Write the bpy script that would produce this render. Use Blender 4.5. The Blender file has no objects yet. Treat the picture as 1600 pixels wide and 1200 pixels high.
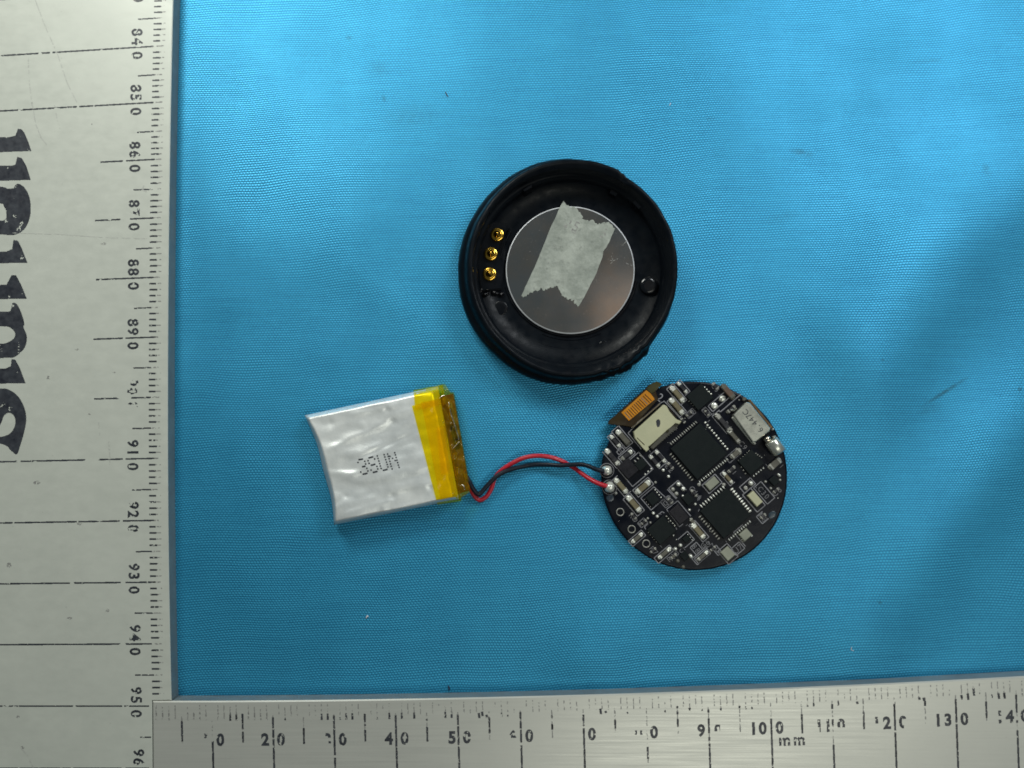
import bpy, bmesh, math, random
import numpy as np
from mathutils import Vector, Matrix, noise
random.seed(7)
sc = bpy.context.scene
sc.unit_settings.scale_length = 0.01          # one unit is one centimetre

# ---------------------------------------------------------------- camera
FPX = 1333.33                                  # focal length in pixels of the 1600 px wide picture
DIST = 14.45
TILT = math.radians(3.5)
cam_d = bpy.data.cameras.new('camera')
cam_d.sensor_width = 36.0
cam_d.lens = FPX * 36.0 / 1600.0
cam_d.clip_start = 0.1
cam_d.clip_end = 500
cam = bpy.data.objects.new('camera', cam_d)
sc.collection.objects.link(cam)
cam.location = (0, -DIST * math.sin(TILT), DIST * math.cos(TILT))
cam.rotation_euler = (TILT, 0, 0)
cam_d.dof.use_dof = True
cam_d.dof.focus_distance = DIST - 0.3
cam_d.dof.aperture_fstop = 60
sc.camera = cam
CAMP = Vector(cam.location)
CR = Matrix.Rotation(TILT, 3, 'X')

def W(px, py, z=0.0):
    """point at height z that stands at picture position px, py (photograph pixels)"""
    d = CR @ Vector(((px - 800) / FPX, (600 - py) / FPX, -1.0))
    t = (z - CAMP.z) / d.z
    return CAMP + d * t

# ---------------------------------------------------------------- light
world = bpy.data.worlds.new('World')
sc.world = world
world.use_nodes = True
bg = world.node_tree.nodes['Background']
bg.inputs[0].default_value = (0.80, 0.95, 1.0, 1)
bg.inputs[1].default_value = 0.085

def area(name, loc, target, sx, sy, power, col):
    l = bpy.data.lights.new(name, 'AREA')
    l.shape = 'RECTANGLE'
    l.size, l.size_y = sx, sy
    l.energy = power
    l.color = col
    o = bpy.data.objects.new(name, l)
    sc.collection.objects.link(o)
    o.location = loc
    o.rotation_euler = (Vector(target) - Vector(loc)).to_track_quat('-Z', 'Y').to_euler()
    return o
area('desk_lamp', (-9, 17.5, 14.5), (-3, 5, 0), 9, 5, 3450, (0.98, 1.0, 0.93))
area('right_fill_light', (17, 18, 22), (5, 2, 0), 12, 8, 4700, (0.93, 0.98, 1.0))  # unseen fill, added to brighten the right side of the cloth
area('ceiling_tube', (17.5, -18, 46), (6, -3, 0), 34, 8, 4900, (1.0, 1.0, 0.88))
area('disc_reflection_light', (13, 7, 60), (13, 7, 0), 11, 12, 110, (1.0, .76, .58))  # added overhead only to give the metal disc a warm brown reflection
sc.view_settings.view_transform = 'Standard'
sc.view_settings.look = 'None'
sc.view_settings.exposure = 0
sc.view_settings.gamma = 1
sc.cycles.use_denoising = True

# ---------------------------------------------------------------- material helpers
class NT:
    def __init__(s, name):
        s.m = bpy.data.materials.new(name)
        s.m.use_nodes = True
        s.t = s.m.node_tree
        s.b = s.t.nodes['Principled BSDF']
        s.out = s.t.nodes['Material Output']
        s._tc = None
    def n(s, typ, **kw):
        x = s.t.nodes.new(typ)
        for k, v in kw.items():
            setattr(x, k, v)
        return x
    def link(s, a, b):
        if isinstance(a, bpy.types.NodeSocket):
            s.t.links.new(a, b)
        else:
            b.default_value = a
    def math(s, op, a, b=0.0, c=None, clamp=False):
        x = s.n('ShaderNodeMath', operation=op)
        x.use_clamp = clamp
        s.link(a, x.inputs[0]); s.link(b, x.inputs[1])
        if c is not None: s.link(c, x.inputs[2])
        return x.outputs[0]
    def co(s):
        if s._tc is None: s._tc = s.n('ShaderNodeTexCoord')
        return s._tc.outputs['Object']
    def noise(s, scale, detail=3, rough=.5, vec=None, dist=0.0):
        x = s.n('ShaderNodeTexNoise')
        x.inputs['Scale'].default_value = scale
        x.inputs['Detail'].default_value = detail
        x.inputs['Roughness'].default_value = rough
        x.inputs['Distortion'].default_value = dist
        s.t.links.new(vec if vec is not None else s.co(), x.inputs['Vector'])
        return x.outputs['Fac']
    def scaled(s, sx, sy, sz=1, rot=0):
        x = s.n('ShaderNodeMapping')
        x.inputs['Scale'].default_value = (sx, sy, sz)
        x.inputs['Rotation'].default_value = (0, 0, rot)
        s.t.links.new(s.co(), x.inputs['Vector'])
        return x.outputs[0]
    def ramp(s, f, lo, hi, a=0.0, b=1.0):
        x = s.n('ShaderNodeMapRange')
        s.link(f, x.inputs[0])
        for i, v in enumerate((lo, hi, a, b)): x.inputs[i + 1].default_value = v
        return x.outputs[0]
    def mix(s, f, a, b):
        x = s.n('ShaderNodeMix', data_type='RGBA')
        s.link(f, x.inputs[0])
        s.link(a if isinstance(a, bpy.types.NodeSocket) else (*a, 1), x.inputs[6])
        s.link(b if isinstance(b, bpy.types.NodeSocket) else (*b, 1), x.inputs[7])
        return x.outputs[2]
    def bump(s, h, strength, dist=.01):
        x = s.n('ShaderNodeBump')
        x.inputs['Strength'].default_value = strength
        x.inputs['Distance'].default_value = dist
        s.t.links.new(h, x.inputs['Height'])
        s.t.links.new(x.outputs[0], s.b.inputs['Normal'])
    def set(s, **kw):
        for k, v in kw.items():
            i = s.b.inputs[k.replace('_', ' ')]
            if isinstance(v, tuple) and len(v) == 3: v = (*v, 1)
            s.link(v, i)
        return s

def worn(name, col, col2, rough=.4, metal=0.0, scale=3.0, bump=0.0, bscale=30.0, spec=.5, rvar=.12):
    t = NT(name)
    f = t.ramp(t.noise(scale, 5, .6), .3, .7)
    t.set(Base_Color=t.mix(f, col, col2), Metallic=metal)
    t.b.inputs['Specular IOR Level'].default_value = spec
    t.link(t.ramp(t.noise(scale * 2.3, 4), .3, .7, max(0.02, rough - rvar), rough + rvar), t.b.inputs['Roughness'])
    if bump: t.bump(t.noise(bscale, 4), bump, .01)
    return t.m

def fabric_material():
    t = NT('blue_satin')
    warp = t.n('ShaderNodeTexNoise'); warp.inputs['Scale'].default_value = .35; warp.inputs['Detail'].default_value = 2
    t.t.links.new(t.co(), warp.inputs['Vector'])
    wv = t.n('ShaderNodeVectorMath', operation='MULTIPLY_ADD')
    t.t.links.new(warp.outputs['Color'], wv.inputs[0]); wv.inputs[1].default_value = (.35, .45, 0)
    t.t.links.new(t.co(), wv.inputs[2])
    mp = t.n('ShaderNodeMapping'); mp.inputs['Rotation'].default_value = (0, 0, math.radians(-4))
    t.t.links.new(wv.outputs[0], mp.inputs[0])
    sp = t.n('ShaderNodeSeparateXYZ'); t.t.links.new(mp.outputs[0], sp.inputs[0])
    r = t.math('DIVIDE', sp.outputs[1], .040)
    row = t.math('FLOOR', r)
    fr = t.math('FRACT', r)
    cx = t.math('ADD', t.math('DIVIDE', sp.outputs[0], .050), t.math('MULTIPLY', row, .5))
    fc = t.math('FRACT', cx)
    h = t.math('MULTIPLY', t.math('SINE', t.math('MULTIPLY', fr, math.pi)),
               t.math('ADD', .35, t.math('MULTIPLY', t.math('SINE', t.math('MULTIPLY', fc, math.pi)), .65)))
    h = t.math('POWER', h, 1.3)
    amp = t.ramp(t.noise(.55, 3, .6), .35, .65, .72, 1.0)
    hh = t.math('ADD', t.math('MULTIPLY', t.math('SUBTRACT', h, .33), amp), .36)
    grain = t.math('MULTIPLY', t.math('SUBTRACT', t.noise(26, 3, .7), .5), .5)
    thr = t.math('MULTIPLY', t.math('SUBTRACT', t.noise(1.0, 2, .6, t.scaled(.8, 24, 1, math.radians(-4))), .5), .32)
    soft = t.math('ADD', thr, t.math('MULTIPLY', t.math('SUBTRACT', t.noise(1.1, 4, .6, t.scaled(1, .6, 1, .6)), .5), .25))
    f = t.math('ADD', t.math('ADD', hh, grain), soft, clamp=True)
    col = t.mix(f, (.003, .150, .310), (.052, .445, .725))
    # dull grease marks on the cloth
    tot = 0.0
    spots = [(1252, 240, .20, .07, -.2, .35), (1535, 270, .07, .11, .3, .3), (1475, 612, .42, .035, .55, .55), (1450, 95, .28, .04, .1, .2),
             (545, 60, .06, .05, 0, .3), (600, 155, .035, .06, .4, .5), (590, 108, .2, .16, 0, .15), (1372, 564, .03, .015, 0, .6), (1111, 187, .09, .04, 0, .25),
             (1590, 608, .035, .04, 0, .5), (1370, 939, .04, .025, 0, .6), (1220, 340, .3, .1, .2, .12), (1450, 640, .2, .08, .3, .2), (640, 185, .5, .2, .1, .14)]
    for (px, py, a, b_, ang, k) in spots:
        p = W(px, py)
        m2 = t.n('ShaderNodeMapping', vector_type='TEXTURE')
        m2.inputs['Location'].default_value = (p.x, p.y, 0)
        m2.inputs['Rotation'].default_value = (0, 0, ang)
        m2.inputs['Scale'].default_value = (a, b_, 1e3)
        t.t.links.new(wv.outputs[0] if False else t.co(), m2.inputs[0])
        ln = t.n('ShaderNodeVectorMath', operation='LENGTH'); t.t.links.new(m2.outputs[0], ln.inputs[0])
        g = t.ramp(ln.outputs['Value'], 1.3, .2, 0, k * 1.3)
        tot = g if isinstance(tot, float) else t.math('ADD', tot, g)
    tot = t.math('MULTIPLY', tot, t.ramp(t.noise(9, 4, .7), .32, .52), clamp=True)
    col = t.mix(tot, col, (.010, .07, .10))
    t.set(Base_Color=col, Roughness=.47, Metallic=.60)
    t.b.inputs['Specular IOR Level'].default_value = .7
    t.b.inputs['Sheen Weight'].default_value = .08
    t.b.inputs['Sheen Tint'].default_value = (.5, .85, 1, 1)
    t.bump(hh, .42, .012)
    return t.m

def ruler_paint(name, base, base2, metal, rough, streak, ang=0.0):
    t = NT(name)
    v = t.scaled(*streak, 1, ang)
    st = t.noise(6, 5, .65, v)
    blot = t.noise(.9, 5, .65)
    f = t.math('ADD', t.math('MULTIPLY', st, .45), t.math('MULTIPLY', blot, .55))
    col = t.mix(t.ramp(f, .35, .65), base2, base)
    speck = t.ramp(t.noise(13, 3, .7), .70, .78, 0, .35)
    col = t.mix(speck, col, (.12, .115, .10))
    t.set(Base_Color=col, Metallic=metal)
    t.link(t.ramp(st, .3, .7, rough - .07, rough + .08), t.b.inputs['Roughness'])
    t.bump(st, .12, .004)
    return t.m

def film_material(name='amber_film', tint=(1.0, .875, .08, 1), solid=.07):
    t = NT(name)
    tr = t.n('ShaderNodeBsdfTransparent'); tr.inputs[0].default_value = tint
    t.set(Base_Color=(.85, .60, .010), Roughness=.14)
    t.b.inputs['Coat Weight'].default_value = .6
    t.b.inputs['Coat Roughness'].default_value = .04
    fz = t.n('ShaderNodeFresnel'); fz.inputs[0].default_value = 1.5
    ge = t.n('ShaderNodeNewGeometry')
    front = t.math('SUBTRACT', 1.0, ge.outputs['Backfacing'])
    nz = t.noise(7, 4)
    b = t.n('ShaderNodeBump'); b.inputs['Strength'].default_value = .35; b.inputs['Distance'].default_value = .02
    t.t.links.new(nz, b.inputs['Height']); t.t.links.new(b.outputs[0], t.b.inputs['Normal']); t.t.links.new(b.outputs[0], fz.inputs['Normal'])
    mx = t.n('ShaderNodeMixShader')
    t.link(t.math('ADD', solid, t.math('MULTIPLY', t.math('MULTIPLY', fz.outputs[0], front), 1.0), clamp=True), mx.inputs[0])
    t.t.links.new(tr.outputs[0], mx.inputs[1]); t.t.links.new(t.b.outputs[0], mx.inputs[2])
    t.t.links.new(mx.outputs[0], t.out.inputs[0])
    return t.m

def masking_material():
    t = NT('masking_tape')
    f = t.noise(2.2, 6, .7)
    g = t.ramp(t.noise(9, 4, .7), .58, .72, 0, .6)
    col = t.mix(t.ramp(f, .35, .65), (.27, .30, .265), (.40, .43, .38))
    col = t.mix(g, col, (.13, .14, .13))
    t.set(Base_Color=col, Roughness=.5)
    t.bump(t.math('ADD', t.math('MULTIPLY', t.noise(2.2, 2, .5, t.scaled(2.2, .7, 1, -.45)), 3.0), t.noise(14, 4)), .5, .018)
    tr = t.n('ShaderNodeBsdfTransparent'); tr.inputs[0].default_value = (.8, .85, .8, 1)
    mx = t.n('ShaderNodeMixShader')
    t.link(t.ramp(f, .3, .6, .70, .92), mx.inputs[0])
    t.t.links.new(tr.outputs[0], mx.inputs[1]); t.t.links.new(t.b.outputs[0], mx.inputs[2])
    t.t.links.new(mx.outputs[0], t.out.inputs[0])
    return t.m

def disc_material():
    t = NT('bright_metal_disc')
    f = t.noise(1.3, 4, .6)
    t.set(Base_Color=t.mix(t.ramp(f, .4, .7), (.60, .60, .59), (.74, .62, .52)), Metallic=1.0)  # brownish tone imitates a warm reflection within the metal colour
    s1 = t.ramp(t.noise(20, 5, .75, t.scaled(1, 3, 1, .6)), .62, .72, 0, .25)
    t.link(t.math('ADD', t.ramp(t.noise(2, 5), .3, .7, .10, .16), s1), t.b.inputs['Roughness'])
    return t.m

def foil_material():
    t = NT('silver_foil')
    f = t.noise(1.5, 5, .6)
    t.set(Base_Color=t.mix(t.ramp(f, .35, .65), (.66, .69, .69), (.84, .86, .84)), Metallic=.42)
    t.link(t.ramp(t.noise(5, 4), .3, .7, .34, .46), t.b.inputs['Roughness'])
    t.bump(t.noise(8, 5, .6), .25, .02)
    return t.m

M = {}
M['fabric'] = fabric_material()
M['ruler_white'] = ruler_paint('pale_ruler_paint', (.53, .55, .492), (.48, .50, .448), .10, .42, (.7, 1.2))
M['ruler_metal'] = ruler_paint('brushed_ruler_metal', (.50, .505, .46), (.46, .465, .425), .28, .34, (.12, 6), math.radians(-1.5))
sc.cycles.filter_width = 1.7
M['ruler_edge'] = worn('ruler_side', (.22, .25, .25), (.16, .19, .20), .5, .25, 2)
M['ink'] = worn('black_ink', (.014, .016, .024), (.045, .05, .06), .45, 0, 8)
M['ink_faint'] = worn('faded_ink', (.17, .17, .165), (.30, .30, .28), .5, 0, 14)
M['scratch'] = worn('scratch_grey', (.38, .39, .36), (.46, .47, .43), .5, 0, 6)
M['black_plastic'] = worn('black_plastic', (.0025, .0038, .006), (.005, .0072, .010), .36, 0, 3, .15, 40, spec=.10)
M['black_gloss'] = worn('black_gloss_plastic', (.0025, .0032, .005), (.0045, .0058, .008), .22, 0, 2, .05, 20, spec=.40)
M['glue'] = worn('black_glue', (.004, .004, .006), (.012, .012, .014), .12, 0, 5)
M['disc'] = disc_material()
M['disc_rim'] = worn('disc_rim', (.75, .77, .80), (.65, .67, .7), .45, .4)
M['gold'] = worn('gold_plate', (.80, .50, .09), (.66, .38, .05), .2, 1.0, 8, rvar=.06)
M['masking'] = masking_material()
M['foil'] = foil_material()
M['film'] = film_material()
M['film_clear'] = film_material('thin_amber_film', (1.0, .88, .42, 1), .05)
M['brown_board'] = worn('brown_board', (.035, .016, .006), (.09, .035, .008), .35, 0, 4)
M['nickel'] = worn('nickel', (.62, .58, .50), (.5, .45, .38), .22, 1.0, 4)
M['pcb'] = worn('black_solder_mask', (.0025, .0035, .007), (.0045, .006, .011), .30, 0, 2, .10, 12, spec=.16)
M['pcb_under'] = worn('black_display_back', (.006, .006, .008), (.012, .012, .012), .4)
M['silk'] = worn('silkscreen_ink', (.26, .26, .28), (.16, .16, .175), .55, 0, 12)
M['silk_dim'] = worn('silkscreen_ink_worn', (.19, .19, .205), (.08, .08, .088), .55, 0, 16)
M['chip'] = worn('chip_resin', (.008, .0115, .012), (.011, .0145, .015), .6, 0, 5, .25, 60, spec=.10)
M['ferrite'] = worn('dark_ferrite', (.010, .010, .013), (.018, .017, .022), .4, 0, 8, .2, 30, spec=.2)
M['solder'] = worn('solder', (.86, .87, .80), (.66, .67, .60), .33, .55, 12, .3, 18)
M['solder_dull'] = worn('dull_solder', (.40, .40, .36), (.24, .24, .22), .40, .5, 12, .3, 18)
M['cap_tan'] = worn('ceramic_tan', (.115, .095, .055), (.17, .15, .085), .42, 0, 8)
M['cap_brown'] = worn('ceramic_brown', (.13, .08, .055), (.09, .06, .045), .42, 0, 8)
M['cap_grey'] = worn('ceramic_grey', (.075, .072, .058), (.11, .105, .085), .42, 0, 8)
M['res_dark'] = worn('resistor_black', (.012, .012, .016), (.03, .03, .035), .35, 0, 8)
M['cream'] = worn('cream_plastic', (.47, .46, .30), (.40, .40, .26), .45, 0, 3, .1, 30)
M['cream_grey'] = worn('grey_cream_plastic', (.27, .28, .22), (.20, .21, .165), .45, 0, 5)
M['flex_amber'] = worn('flex_amber', (.62, .25, .015), (.45, .17, .012), .28, .1, 5)
M['flex_trace'] = worn('flex_trace', (.085, .030, .006), (.12, .045, .008), .3, 0, 8)
M['flex_dark'] = worn('flex_dark_film', (.020, .011, .006), (.035, .025, .008), .25, 0, 3)
M['olive_tape'] = worn('olive_tape', (.045, .042, .010), (.03, .028, .008), .3, 0, 3)
M['can'] = worn('nickel_can', (.66, .67, .60), (.54, .56, .49), .27, .80, 3, .1, 20, rvar=.05)
M['red_wire'] = worn('red_insulation', (.48, .012, .030), (.40, .010, .022), .38, 0, 4)
M['black_wire'] = worn('black_insulation', (.006, .010, .018), (.010, .015, .024), .36, 0, 4, spec=.2)
M['rust'] = worn('rubbed_brass', (.20, .12, .05), (.10, .06, .03), .4, .4, 9)
M['smear'] = worn('blue_grey_smear', (.03, .05, .065), (.015, .025, .04), .3, 0, 12)
M['lint'] = worn('dark_lint', (.010, .015, .05), (.02, .02, .04), .7)
M['lint_light'] = worn('pale_lint', (.45, .5, .6), (.6, .6, .6), .7)

# ---------------------------------------------------------------- object helpers
def link_mesh(name, me, mats, parent=None):
    o = bpy.data.objects.new(name, me)
    sc.collection.objects.link(o)
    for m in (mats if isinstance(mats, (list, tuple)) else [mats]): me.materials.append(m)
    if parent is not None:
        o.parent = parent
    return o
def obj(name, bm, mats, parent=None, smooth=False, kind=None):
    me = bpy.data.meshes.new(name)
    bm.normal_update()
    bm.to_mesh(me); bm.free()
    if smooth:
        for p in me.polygons: p.use_smooth = True
    o = link_mesh(name, me, mats, parent)
    if kind: o['kind'] = kind
    return o
def pyd(name, vs, fs, mats, parent=None, smooth=False, kind=None):
    me = bpy.data.meshes.new(name)
    me.from_pydata([tuple(v) for v in vs], [], fs)
    me.update()
    if smooth:
        for p in me.polygons: p.use_smooth = True
    o = link_mesh(name, me, mats, parent)
    if kind: o['kind'] = kind
    return o
def thing(name, label, cat, group=None):
    o = bpy.data.objects.new(name, None)
    o.empty_display_size = .2
    sc.collection.objects.link(o)
    return tag(o, label, cat, group)
def tag(o, label, cat, group=None):
    o['label'] = label; o['category'] = cat
    if group: o['group'] = group
    return o

def box(bm, c, hu, hv, z0, z1, ang, cham=.006, mi=0, taper=0.0):
    """chamfered block lying on z0, centre c, half sizes hu, hv, turned by ang"""
    ca, sa = math.cos(ang), math.sin(ang)
    cham = min(cham, hu * .45, hv * .45, (z1 - z0) * .6)
    rings = []
    for (a, b, z) in ((hu, hv, z0), (hu - taper, hv - taper, z1 - cham), (hu - taper - cham, hv - taper - cham, z1)):
        rings.append([bm.verts.new((c[0] + x * ca - y * sa, c[1] + x * sa + y * ca, z)) for x, y in ((-a, -b), (a, -b), (a, b), (-a, b))])
    fs = [bm.faces.new(rings[2]), bm.faces.new(rings[0][::-1])]
    for k in range(2):
        for i in range(4):
            j = (i + 1) % 4
            fs.append(bm.faces.new((rings[k][i], rings[k][j], rings[k + 1][j], rings[k + 1][i])))
    for f in fs: f.material_index = mi
def dome(bm, c, a, b, z0, h, ang, mi=0, n=10, seg=3, power=1.0):
    ca, sa = math.cos(ang), math.sin(ang)
    prev = None
    for k in range(seg + 1):
        p = k / seg * math.pi / 2
        rr = math.cos(p) ** power if k < seg else 0
        zz = z0 + h * math.sin(p)
        if k < seg:
            ring = []
            for i in range(n):
                q = 2 * math.pi * i / n
                x, y = a * rr * math.cos(q), b * rr * math.sin(q)
                ring.append(bm.verts.new((c[0] + x * ca - y * sa, c[1] + x * sa + y * ca, zz)))
        else:
            top = bm.verts.new((c[0], c[1], zz))
        if prev:
            for i in range(n):
                j = (i + 1) % n
                f = bm.faces.new((prev[i], prev[j], ring[j], ring[i])) if k < seg else bm.faces.new((prev[i], prev[j], top))
                f.material_index = mi; f.smooth = True
        prev = ring
def lathe(bm, c, prof, n=48, mi=0, mod=None, close=False):
    """revolve (r, z) pairs about c"""
    rings = []
    for k, (r, z) in enumerate(prof):
        if r < 1e-6:
            rings.append([bm.verts.new((c[0], c[1], z))])
            continue
        ring = []
        for i in range(n):
            q = 2 * math.pi * i / n
            dx, dy, rr, dz = mod(k, q, r, z) if mod else (0, 0, r, 0)
            ring.append(bm.verts.new((c[0] + dx + rr * math.cos(q), c[1] + dy + rr * math.sin(q), z + dz)))
        rings.append(ring)
    for a, b in zip(rings, rings[1:]):
        for i in range(n):
            j = (i + 1) % n
            if len(a) == 1 and len(b) == 1: continue
            if len(a) == 1: vs = (a[0], b[j], b[i])
            elif len(b) == 1: vs = (a[i], a[j], b[0])
            else: vs = (a[i], a[j], b[j], b[i])
            f = bm.faces.new(vs); f.material_index = mi; f.smooth = True
def tube(bm, pts, rad, n=12):
    pts = [Vector(p) for p in pts]
    rings = []
    for i, p in enumerate(pts):
        t = (pts[min(i + 1, len(pts) - 1)] - pts[max(i - 1, 0)]).normalized()
        s = t.cross(Vector((0, 0, 1))).normalized(); u = s.cross(t)
        rings.append([bm.verts.new(p + (s * math.cos(q) + u * math.sin(q)) * rad) for q in [2 * math.pi * k / n for k in range(n)]])
    for a, b in zip(rings, rings[1:]):
        for i in range(n):
            j = (i + 1) % n
            bm.faces.new((a[i], a[j], b[j], b[i])).smooth = True
    bm.faces.new(rings[0][::-1]); bm.faces.new(rings[-1])
def spline(pts, per=10):
    out = []
    P = [Vector(p) for p in pts]
    for i in range(len(P) - 1):
        p0, p1, p2, p3 = P[max(i - 1, 0)], P[i], P[i + 1], P[min(i + 2, len(P) - 1)]
        for k in range(per):
            t = k / per
            out.append(.5 * ((2 * p1) + (p2 - p0) * t + (2 * p0 - 5 * p1 + 4 * p2 - p3) * t * t + (3 * p1 - p0 - 3 * p2 + p3) * t ** 3))
    out.append(P[-1])
    return out
def smooth01(x, a, b):
    x = min(1, max(0, (x - a) / (b - a)))
    return x * x * (3 - 2 * x)

# glyphs as triangles in a box of cap height 1 centred on 0
_gl = {}
def glyph(ch, bold=.0):
    key = (ch, bold)
    if key in _gl: return _gl[key]
    cu = bpy.data.curves.new('tmp', 'FONT'); cu.body = ch; cu.offset = bold; cu.resolution_u = 4
    o = bpy.data.objects.new('tmp', cu); sc.collection.objects.link(o)
    dg = bpy.context.evaluated_depsgraph_get()
    me = bpy.data.meshes.new_from_object(o.evaluated_get(dg))
    me.calc_loop_triangles()
    v = np.array([(q.co.x, q.co.y) for q in me.vertices])
    t = np.array([list(q.vertices) for q in me.loop_triangles])
    bpy.data.objects.remove(o); bpy.data.curves.remove(cu); bpy.data.meshes.remove(me)
    mn, mx = v.min(0), v.max(0)
    v = (v - (mn + mx) / 2)
    v = v / (mx[1] - mn[1])
    _gl[key] = (v[t], (mx[0] - mn[0]) / (mx[1] - mn[1]))
    return _gl[key]

def raster(tris, cell, keep):
    """cells (x0, x1, y) of a grid that lie inside any triangle and pass keep(x, y); runs joined along x"""
    tris = np.asarray(tris)
    mn = tris.reshape(-1, 2).min(0); mx = tris.reshape(-1, 2).max(0)
    xs = np.arange(mn[0] + cell / 2, mx[0], cell); ys = np.arange(mn[1] + cell / 2, mx[1], cell)
    X, Y = np.meshgrid(xs, ys)
    ins = np.zeros(X.shape, bool)
    for a, b, c in tris:
        d1 = (X - b[0]) * (a[1] - b[1]) - (a[0] - b[0]) * (Y - b[1])
        d2 = (X - c[0]) * (b[1] - c[1]) - (b[0] - c[0]) * (Y - c[1])
        d3 = (X - a[0]) * (c[1] - a[1]) - (c[0] - a[0]) * (Y - a[1])
        ins |= ~(((d1 < 0) | (d2 < 0) | (d3 < 0)) & ((d1 > 0) | (d2 > 0) | (d3 > 0)))
    out = []
    for j, y in enumerate(ys):
        run = None
        for i, x in enumerate(xs):
            on = ins[j, i] and keep(x, y)
            if on and run is None: run = x - cell / 2
            if not on and run is not None:
                out.append((run, x - cell / 2, y)); run = None
        if run is not None: out.append((run, xs[-1] + cell / 2, y))
    return out
def print_mesh(name, runs, cell, z, mat, parent, kind=None):
    vs, fs = [], []
    for (a, b, y) in runs:
        k = len(vs)
        for (x, yy) in ((a, y + cell / 2), (b, y + cell / 2), (b, y - cell / 2), (a, y - cell / 2)):
            vs.append(W(x, yy, z))
        fs.append((k, k + 1, k + 2, k + 3))
    if not vs: return None
    return pyd(name, vs, fs, mat, parent, kind=kind)
def wear(amount, scale=.16, seed=0.0, fine=.5):
    """keep() that rubs away about the given share of the ink"""
    thr = amount
    def keep(x, y):
        v = .5 + .62 * noise.noise(Vector((x * scale, y * scale, seed))) + .30 * noise.noise(Vector((x * fine, y * fine, seed + 9)))
        return v > thr
    return keep
def place_tris(tr, cx, cy, size, ang, sx=1.0):
    """glyph triangles -> picture pixels; ang: reading direction, measured clockwise in the picture"""
    ca, sa = math.cos(ang), math.sin(ang)
    x = tr[..., 0] * size * sx; y = -tr[..., 1] * size
    return np.stack((cx + x * ca - y * sa, cy + x * sa + y * ca), -1)
def quad_tris(p):
    return np.array([[p[0], p[1], p[2]], [p[0], p[2], p[3]]], float)
def line_tris(x0, y0, x1, y1, w):
    d = math.hypot(x1 - x0, y1 - y0); nx, ny = -(y1 - y0) / d * w / 2, (x1 - x0) / d * w / 2
    return quad_tris([(x0 + nx, y0 + ny), (x1 + nx, y1 + ny), (x1 - nx, y1 - ny), (x0 - nx, y0 - ny)])

# ---------------------------------------------------------------- the cloth
def fabric_z(px, py):
    z = 0.0
    def fold(x0, y0, x1, y1, w, a, asym=1.0):
        L = math.hypot(x1 - x0, y1 - y0); ux, uy = (x1 - x0) / L, (y1 - y0) / L
        s = (px - x0) * ux + (py - y0) * uy
        d = (px - x0) * -uy + (py - y0) * ux
        ww = w * (asym if d > 0 else 1.0)
        e = smooth01(s, -120, 60) * (1 - smooth01(s, L - 60, L + 120))
        return a * e * math.exp(-(d / ww) ** 2)
    z += fold(330, 330, 620, 300, 200, .055, 1.2)
    z += fold(1650, 200, 1330, 620, 90, .15, 1.2)
    z += fold(1330, 640, 1150, 990, 70, .08, 1.4)
    z += fold(1480, 310, 1310, 560, 75, .10)
    z += fold(1080, 60, 1330, 420, 130, .05)
    z += fold(690, 120, 1000, 30, 150, .035)
    z += fold(1600, 650, 1320, 1020, 80, .12)
    z += fold(1000, 930, 900, 1060, 55, .08)
    z += fold(560, 300, 740, 520, 110, .03)
    z += .022 * noise.noise(Vector((px / 300, py / 300, 3.1))) + .0025 * noise.noise(Vector((px / 90, py / 90, 1.7)))
    # pressed flat under the rulers and the things
    flat = min(smooth01(px, 262, 330), 1 - smooth01(py, 1030, 1095))
    for (cx, cy, r) in ((886, 424, 175), (1085, 742, 150), (600, 715, 140)):
        flat = min(flat, smooth01(math.hypot(px - cx, py - cy), r - 10, r + 200))
    return z * flat - .0
NX, NY = 280, 220
vs, fs = [], []
for j in range(NY + 1):
    for i in range(NX + 1):
        px = -500 + 2700 * i / NX; py = -450 + 2150 * j / NY
        p = W(px, py); p.z = fabric_z(px, py)
        vs.append(p)
for j in range(NY):
    for i in range(NX):
        a = j * (NX + 1) + i
        fs.append((a, a + NX + 1, a + NX + 2, a + 1))
cloth = pyd('tablecloth', vs, fs, M['fabric'], smooth=True, kind='structure')

# ---------------------------------------------------------------- rulers
RZ = .30                                       # top face of the upright ruler
RZ2 = .304                                     # top face of the lying ruler
def edge_x(y):                                 # right edge of the upright ruler in the photograph
    return 262 + (2.0e-5 if y < 650 else 2.9e-5) * (y - 650) ** 2
def edge_y(x):                                 # upper edge of the lying ruler
    return 1095.5 - .0000205 * max(0, x - 330) ** 2 - .0045 * max(0, x - 330)

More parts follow.
